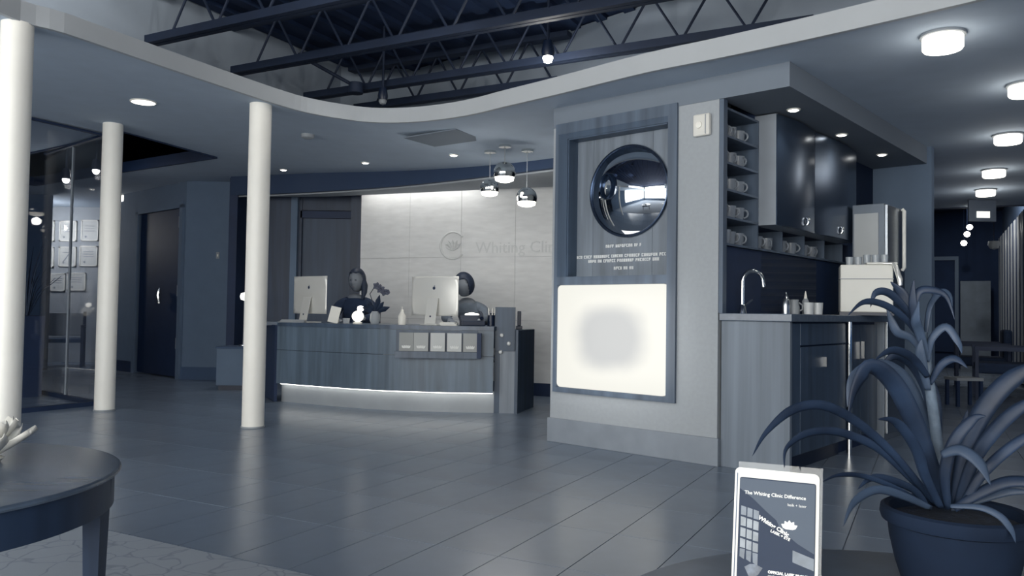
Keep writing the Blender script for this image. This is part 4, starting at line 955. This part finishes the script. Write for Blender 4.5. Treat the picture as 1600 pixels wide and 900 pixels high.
# chair in the office
p0 = P(97, 562, 11.9)
T = thing('side_chair', 'wooden armchair with pale back cushion behind the glass partition', 'chair', (p0.x, 11.9, 0), R(25))
MB().box(-.27, .27, -.25, .25, .36, .42).build('seat', dark_paint, T, bevel=.01)
MB().box(-.25, .25, .20, .26, .45, .80).build('backrest', greyp, T, bevel=.01)
for sx in (-1, 1):
    MB().box(sx * .27 - .02, sx * .27 + .02, -.26, .26, .58, .62).build('armrest', navy, T)
    for sy in (-.24, .24): MB().box(sx * .27 - .02, sx * .27 + .02, sy - .02, sy + .02, 0, .62 if sy < 0 else .82).build('leg', navy, T)
t = thing('light_switch', 'small pale switch on the dark wall left of the front column', 'switch', P(340, 399, 9.985))
MB().box(-.02, .02, 0, .012, -.04, .04).build('plate', greyp, t); MB().box(-.008, .008, -.004, 0, -.014, .014).build('toggle', whitep, t)
t = thing('wall_sconce', 'small bright lamp peeking out left of the front column', 'lamp', P(382, 464, 9.4))
MB().lathe([(0, -.05), (.04, -.035), (.05, 0), (.04, .035), (0, .05)], 16).build('shade', glow('sconce_glow', (240, 240, 232), 1.5), t, smooth=True)
MB().tube([(0, 0, -.05), (0, 0, .485 - t.location.z)], .008, 8).build('stem', brushed, t); MB().lathe([(0, .482 - t.location.z), (.05, .482 - t.location.z), (.05, .495 - t.location.z), (0, .50 - t.location.z)], 16).build('foot', brushed, t)
t.name = 'table_lamp'; t.location.y = 9.05; t.location.x = P(382, 464, 9.05).x

# ================================================================== RIGHT SIDE: CORRIDOR FURNITURE, CURTAIN
def armchair(px, D, rz, lb):
    p = P(px, 560, D); T = thing('armchair', lb, 'chair', (p.x, D, 0), rz, 'dark armchairs in the corridor')
    MB().box(-.30, .30, -.28, .28, .30, .42).build('seat', cloth_d, T, bevel=.03)
    MB().box(-.30, .30, .24, .34, .36, .78).build('backrest', cloth_d, T, bevel=.03)
    for sx in (-1, 1):
        MB().box(sx * .34 - .03, sx * .34 + .03, -.30, .32, .56, .61).build('armrest', navy, T)
        for sy in (-.28, .30): MB().box(sx * .34 - .018, sx * .34 + .018, sy - .018, sy + .018, 0, .57).build('leg', navy, T)
armchair(1532, 10.5, ANG_A - R(90), 'dark armchair with metal legs, nearer the pale corridor wall')
armchair(1568, 9.1, ANG_A - R(90), 'dark armchair cut by the right picture edge, under the shiny curtain')
T = thing('metal_curtain', 'shiny pleated curtain hanging along the right corridor wall', 'curtain', corr0, ANG_A)
cm_ = mat('curtain_sheen', (190, 195, 200), .3, .35, var=.1, scale=3, stretch=(1, 6, .3))
y = 4.4; k = 0
while y < 8.7:
    wd = .16 + .05 * math.sin(k * 2.3); n = 6
    pl = [(1.09 - .05 * math.sin(math.pi * i / n), y + wd * i / n) for i in range(n + 1)] + [(1.11, y + wd), (1.11, y)]
    MB().prism(pl, .12 if k % 4 else .05, 2.34).build('pleat', cm_ if k % 3 else navy, T, smooth=True); y += wd + .005; k += 1
lamp('SPOT', M0 @ Vector((.35, 5.6, 2.75)), 60, (M0.to_3x3() @ Vector((.7, .6, -1.0))).to_track_quat('-Z', 'Y').to_euler(), spot=130, name='curtain_light')  # spot without a fixture, added to bring out bright streaks on the curtain
lamp('SPOT', M0 @ Vector((.3, 6.6, 2.8)), 22, (M0.to_3x3() @ Vector((.25, 1.6, -1.6))).to_track_quat('-Z', 'Y').to_euler(), spot=100, name='added_corridor_light')  # second fixtureless spot, added to lift the corridor return wall
# low table with papers seen between the leaves
p0 = AZ(1506, 634, 0)
T = thing('low_table', 'low pale side table seen between the plant leaves', 'table', (p0.x, p0.y, 0))
MB().box(-.14, .14, -.12, .12, .27, .30).build('top', greyp, T)
for a in (-.12, .12):
    for b in (-.10, .10): MB().box(a - .015, a + .015, b - .015, b + .015, 0, .27).build('leg', navy, T)

# ================================================================== FOREGROUND LEFT: ROUND TABLE AND FLOWER BOWL
T = thing('round_table', 'round dark wood coffee table with tapered legs at the left edge', 'table', (-1.475, 1.86, 0))
MB().lathe([(0, .486), (.500, .486), (.508, .487), (.512, .492), (.511, .4965), (.507, .4995), (.503, .5), (0, .5)], 96).build('tabletop', wood_t, T, smooth=True)
MB().lathe([(.496, .405), (.496, .486), (.476, .486), (.476, .405), (.496, .405)], 96).build('apron', mat('leg_wood', (34, 50, 74), .4, **WOOD), T, smooth=True)
for a in (14, 104, 194, 284):
    c, s_ = math.cos(R(a)) * .468, math.sin(R(a)) * .468; m = MB(); v = []
    for z, h in ((0, .013), (.486, .024)): v += [(c + i * h, s_ + j * h, z) for i, j in ((-1, -1), (1, -1), (1, 1), (-1, 1))]
    m.add(v, [(3, 2, 1, 0), (4, 5, 6, 7), (0, 1, 5, 4), (1, 2, 6, 5), (2, 3, 7, 6), (3, 0, 4, 7)]); m.build('leg', mat('leg_wood', (34, 50, 74), .4, **WOOD), T)
T = thing('lotus_bowl', 'white lotus shaped bowl of petals on the left round table', 'bowl', (-1.36, 2.06, .5))
MB().lathe([(0, 0), (.035, 0), (.045, .012), (.03, .02), (0, .02)], 24).build('base', whitep, T, smooth=True)
pm_ = mat('petal_white', (232, 231, 224), .35, var=.04)
for ring, (n, tilt, L, r0) in enumerate(((9, 22, .115, .02), (8, 42, .10, .015), (6, 62, .08, .01))):
    for k in range(n):
        a = 2 * math.pi * (k + .5 * ring) / n; m = MB(); V = []; M_ = Matrix.Rotation(a, 4, 'Z') @ Matrix.Translation((r0, 0, .014 + .008 * ring)) @ Matrix.Rotation(-R(tilt), 4, 'Y')
        st = 7
        for i in range(st + 1):
            t = i / st; wd = .064 * math.sin(math.pi * min(1, t * .80 + .16)) ** .6
            zc = .02 * t * t
            for j in range(-2, 3): V.append(M_ @ Vector((L * t, wd * j / 4, zc + .012 * (j / 2) ** 2)))
        m.add(V, [(5 * i + j, 5 * i + j + 1, 5 * i + j + 6, 5 * i + j + 5) for i in range(st) for j in range(4)])
        o = m.build('petal', pm_, T, smooth=True); o.modifiers.new('s', 'SOLIDIFY').thickness = .002

# ================================================================== FOREGROUND RIGHT: TABLE, SIGN, PLANT
RT = Vector((.552, .955, 0))
T = thing('side_table', 'round dark table at the bottom right carrying the sign and plant', 'table', RT)
MB().lathe([(0, .475), (.455, .475), (.463, .482), (.465, .489), (.461, .497), (.455, .5), (0, .5)], 96).build('tabletop', mat('side_table_wood', (70, 85, 104), .4, **WOOD), T, smooth=True)
MB().lathe([(.0, 0), (.2, 0), (.2, .02), (.04, .04), (.035, .44), (.12, .475), (0, .475)], 32).build('pedestal', navy, T, smooth=True)
# sign in an acrylic holder
sp0 = P(1208, 900, 1.135); sp0.z = .5
S = thing('table_sign', 'white framed clinic card in a clear holder on the round side table', 'sign', sp0, R(-25.2))
TI = Matrix.Rotation(R(-11), 4, 'X'); tl = bpy.data.objects.new('x', None); bpy.data.objects.remove(tl)
Wd, Hd = .118, .187
def SB(x0, x1, y0, y1, z0, z1, nm, m, bev=0):
    return MB().box(x0, x1, y0, y1, z0, z1, TI).build(nm, m, S, bevel=bev)
SB(-Wd / 2 + .004, Wd / 2 + .004, .004, .006, .0, Hd + .009, 'acrylic_back', clear_m)
MB().box(-Wd / 2, Wd / 2, -.028, .04, .0, .003).build('acrylic_foot', clear_m, S)
def rbox(x0, x1, z0, z1, y0, y1, rad, m_, nm, hole=None):
    pts_ = []
    for cx2, cz2, a0 in ((x1 - rad, z1 - rad, 0), (x0 + rad, z1 - rad, 90), (x0 + rad, z0 + rad, 180), (x1 - rad, z0 + rad, 270)):
        for k in range(5): a = R(a0 + 22.5 * k); pts_.append((cx2 + rad * math.cos(a), cz2 + rad * math.sin(a)))
    n_ = len(pts_); m = MB(); m.add([TI @ Vector((x, y0, z)) for x, z in pts_] + [TI @ Vector((x, y1, z)) for x, z in pts_], [list(range(n_)), [n_ + i for i in range(n_)][::-1]] + [(i, (i + 1) % n_, n_ + (i + 1) % n_, n_ + i) for i in range(n_)])
    return m.build(nm, m_, S)
rbox(-Wd / 2, Wd / 2, 0.003, Hd, .0, .004, .007, mat('sign_frame', (212, 212, 206), .45, var=.01), 'frame')
x0, x1, z0, z1 = -.0515, .0545, .012, Hd - .0135
rbox(x0, x1, z0, z1, -.0012, .001, .003, mat('photo_dark', (38, 50, 70), .5, var=.05, spec=.2), 'photo_print')
SB(-Wd / 2 + .0032, -Wd / 2 + .0042, -.0008, .001, .01, Hd - .008, 'frame_groove', dark_paint)
def flat(pts_, nm, m_, y=-.0016):
    n_ = len(pts_); a = [TI @ Vector((x0 + (x1 - x0) * u, y, z0 + (z1 - z0) * v)) for u, v in pts_]; b_ = [TI @ Vector((x0 + (x1 - x0) * u, y + .0006, z0 + (z1 - z0) * v)) for u, v in pts_]
    m = MB().add(a + b_, [list(range(n_)), [n_ + i for i in range(n_)][::-1]] + [(i, (i + 1) % n_, n_ + (i + 1) % n_, n_ + i) for i in range(n_)]); return m.build(nm, m_, S)
flat([(.0, .99), (.99, .99), (.99, .40), (.78, .47), (.62, .545), (.54, .60), (.50, .65), (.36, .72), (.18, .82), (.0, .90)], 'printed_sky', mat('photo_sky', (76, 86, 100), .5, spec=.2, var=.04))
wl = mat('photo_window_light', (128, 136, 144), .4, var=.2, scale=60)
for i in range(3):
    for k in range(4): flat([(.03 + .085 * i, .38 + .095 * k - .012 * i), (.10 + .085 * i, .375 + .095 * k - .012 * i), (.10 + .085 * i, .45 + .095 * k - .012 * i), (.03 + .085 * i, .46 + .095 * k - .012 * i)], 'printed_window', wl if k < 3 else mat('photo_facade', (100, 110, 122), .4, var=.2, scale=50))
for i in range(3): flat([(.03 + .09 * i, .30 - .02 * i), (.09 + .09 * i, .28 - .02 * i), (.10 + .085 * i, .365 - .012 * i), (.03 + .085 * i, .37 - .012 * i)], 'printed_window', mat('photo_facade', (100, 110, 122), .4, var=.2, scale=50))
flat([(.72, .31), (.99, .26), (.99, .36), (.72, .41)], 'printed_facade', mat('photo_facade', (100, 110, 122), .4, var=.2, scale=50))
flat([(.10, .215), (.17, .245), (.24, .25), (.34, .225), (.28, .16), (.21, .125), (.16, .14)], 'printed_emblem', mat('photo_emblem', (88, 98, 112), .4, var=.3, scale=90))
def stext(body, size, u, v, rz=0, bold=0, m_=print_w, align='LEFT'):
    t_ = text(body, size, m_, S, (0, 0, 0), (0, 0, 0), ext=.0002, align=align, bold=bold)
    t_.matrix_local = TI @ Matrix.Translation((x0 + (x1 - x0) * u, -.0022, z0 + (z1 - z0) * v)) @ Matrix.Rotation(R(90), 4, 'X') @ Matrix.Rotation(R(rz), 4, 'Z'); return t_
stext('The Whiting Clinic Difference', .0070, .07, .865, 0, .00012)
stext('lasik + laser', .0054, .64, .795)
stext('Whiting Clinic', .0080, .27, .66, -26, .0003)
stext('LASIK + EYE', .0054, .43, .555, -20, .0002)
stext('OFFICIAL LASIK PROVIDER', .0052, .41, .200, 0, .0003)
stext('OF THE MINNESOTA WILD', .0040, .41, .165)
e = MB()
for a in (-60, -30, 0, 30, 60):
    u = Vector((math.sin(R(a)), 0, math.cos(R(a)))); c = Vector((x0 + (x1 - x0) * .67, -.0020, z0 + (z1 - z0) * .585)); petal(e, c, u, .0125, .0065)
o = e.build('printed_lotus', print_w, S)
for v in o.data.vertices: v.co = TI @ Vector((v.co.x, -.0022 + (v.co.y + .0020) * .05, v.co.z))
# the potted plant
PC = Vector((.648, 1.155, .5))
PL = thing('potted_plant', 'large dark leafy dracaena in a round pot on the side table', 'plant', PC)
def L2(p): return p - PC
MB().lathe([(0, 0), (.060, 0), (.066, .01), (.080, .055), (.0875, .09), (.090, .112), (.098, .115), (.1005, .123), (.099, .133), (.094, .136), (.088, .133), (.085, .118), (0, .112)], 64).build('pot', pot_m, PL, smooth=True)
MB().lathe([(0, .117), (.085, .119)], 32).build('soil', soil_m, PL)
def leaf(pts, wpx, m_, d0=1.15, d1=1.15, twist=0.0):
    k = len(pts); P3 = [P(x, y, d0 + (d1 - d0) * i / (k - 1)) for i, (x, y) in enumerate(pts)]; C_ = cat(P3, 6); n_ = len(C_); V = []
    for i, c in enumerate(C_):
        t = i / (n_ - 1); d = (C_[min(i + 1, n_ - 1)] - C_[max(i - 1, 0)]).normalized(); vw = (c - cam.location).normalized()
        s_ = d.cross(vw).normalized(); u = s_.cross(d).normalized(); a = twist * (t - .3) + .35; s2 = s_ * math.cos(a) + u * math.sin(a); u2 = u * math.cos(a) - s_ * math.sin(a)
        wd = .8 * wpx * c.y / F * (.45 + .55 * math.sin(math.pi * min(1, t * .9 + .08))) * min(1, ((1 - t) * 3.2) ** .7 + .02)
        for j in (-1, -.5, 0, .5, 1): V.append(L2(c + s2 * wd * j + u2 * wd * .25 * abs(j)))
    o = MB().add(V, [(5 * i + j, 5 * i + j + 1, 5 * i + j + 6, 5 * i + j + 5) for i in range(n_ - 1) for j in range(4)]).build('leaf', m_, PL, smooth=True)
    sd = o.modifiers.new('s', 'SOLIDIFY'); sd.thickness = .0014
LV = [([(1462, 790), (1400, 715), (1345, 665), (1290, 635), (1240, 640), (1198, 675), (1176, 712)], 10, 0, 1.15, 1.02),
      ([(1465, 790), (1420, 745), (1370, 700), (1310, 676), (1262, 678), (1230, 700), (1226, 730)], 9, 0, 1.16, 1.06),
      ([(1455, 795), (1405, 765), (1350, 744), (1310, 742), (1285, 752)], 5, 0, 1.13, 1.05),
      ([(1455, 795), (1410, 775), (1370, 766), (1335, 785), (1318, 822)], 9, 1, 1.12, 1.03),
      ([(1450, 795), (1430, 768), (1390, 750), (1360, 748), (1340, 765)], 8, 0, 1.15, 1.1),
      ([(1475, 790), (1450, 720), (1425, 655), (1395, 600), (1362, 575), (1338, 605), (1326, 650)], 20, 0, 1.16, 1.10),
      ([(1480, 790), (1455, 700), (1435, 640), (1408, 590), (1370, 572), (1332, 590), (1324, 636)], 15, 1, 1.20, 1.16),
      ([(1480, 790), (1462, 700), (1455, 620), (1430, 570), (1400, 555), (1376, 572)], 15, 0, 1.22, 1.2),
      ([(1490, 790), (1505, 710), (1530, 650), (1565, 605), (1610, 575), (1660, 560)], 19, 0, 1.15, 1.08),
      ([(1495, 790), (1520, 720), (1555, 670), (1600, 632), (1650, 610)], 14, 0, 1.14, 1.05),
      ([(1500, 795), (1530, 745), (1570, 705), (1615, 676), (1660, 660)], 11, 0, 1.12, 1.04),
      ([(1490, 795), (1530, 770), (1575, 752), (1620, 756), (1650, 775)], 12, 0, 1.12, 1.04),
      ([(1485, 795), (1530, 780), (1580, 768), (1625, 772)], 8, 1, 1.18, 1.14),
      ([(1470, 710), (1500, 702), (1530, 722), (1548, 758)], 12, 1, 1.10, 1.04),
      ([(1485, 790), (1530, 792), (1562, 806), (1580, 828), (1587, 848)], 7, 1, 1.10, 1.035),
      ([(1480, 795), (1475, 740), (1490, 690), (1520, 655), (1540, 650)], 12, 0, 1.13, 1.08),
      ([(1475, 795), (1488, 730), (1500, 690), (1512, 640)], 14, 0, 1.17, 1.2),
      ([(1470, 795), (1445, 745), (1430, 700), (1400, 660), (1372, 655)], 11, 0, 1.13, 1.05),
      # crown leaves on the cane
      ([(1447, 545), (1420, 505), (1385, 478), (1350, 472), (1324, 494)], 7, 0, 1.16, 1.10),
      ([(1440, 520), (1412, 480), (1388, 458), (1368, 458), (1360, 480)], 8, 0, 1.17, 1.15),
      ([(1440, 525), (1428, 490), (1432, 460), (1448, 452), (1478, 462), (1492, 500)], 8, 0, 1.16, 1.14),
      ([(1445, 530), (1452, 480), (1470, 456), (1484, 462), (1488, 484)], 6, 1, 1.18, 1.2),
      ([(1448, 565), (1455, 530), (1478, 510), (1498, 535), (1503, 552)], 8, 1, 1.15, 1.11),
      ([(1447, 560), (1425, 530), (1402, 520), (1392, 500), (1385, 478)], 9, 1, 1.16, 1.17),
      ([(1443, 530), (1422, 490), (1410, 460), (1392, 440)], 11, 0, 1.18, 1.2),
      ([(1445, 540), (1432, 505), (1425, 470), (1428, 436)], 9, 0, 1.16, 1.15),
      ([(1448, 560), (1436, 520), (1430, 500), (1436, 470)], 10, 1, 1.15, 1.12),
      ([(1450, 590), (1425, 560), (1395, 548), (1368, 562)], 9, 0, 1.14, 1.08),
      ([(1452, 600), (1470, 570), (1492, 560), (1512, 575)], 8, 0, 1.15, 1.11),
      ([(1449, 610), (1441, 575), (1437, 550), (1440, 530)], 10, 1, 1.15, 1.14)]
for pts_, wpx, tone, d0, d1 in LV: leaf(pts_, wpx, leaf_l if tone else leaf_m, d0, d1, random.uniform(-.6, .6))
st = cat([P(1478, 790, 1.165), P(1466, 700, 1.165), P(1455, 620, 1.16), P(1448, 560, 1.16), P(1442, 520, 1.165)], 5)
MB().tube([L2(p) for p in st], [.0075] * 12 + [.006] * (len(st) - 12), 12).build('cane', mat('cane_bark', (78, 92, 108), .7, var=.3, scale=40, bump=.4), PL, smooth=True)
# light in the cove slot over the stone wall, then an added office light
cm0 = fw0 + fd * .5 + nrm * .12
lamp('AREA', (cm0.x, cm0.y, 2.40), 6, (R(0), 0, FWA), FWL * .96, .06, name='cove_light')
lamp('POINT', (-7.35, 12.05, 2.1), 30, rad=.15, name='added_office_light')  # hidden point light added to brighten the certificate wall
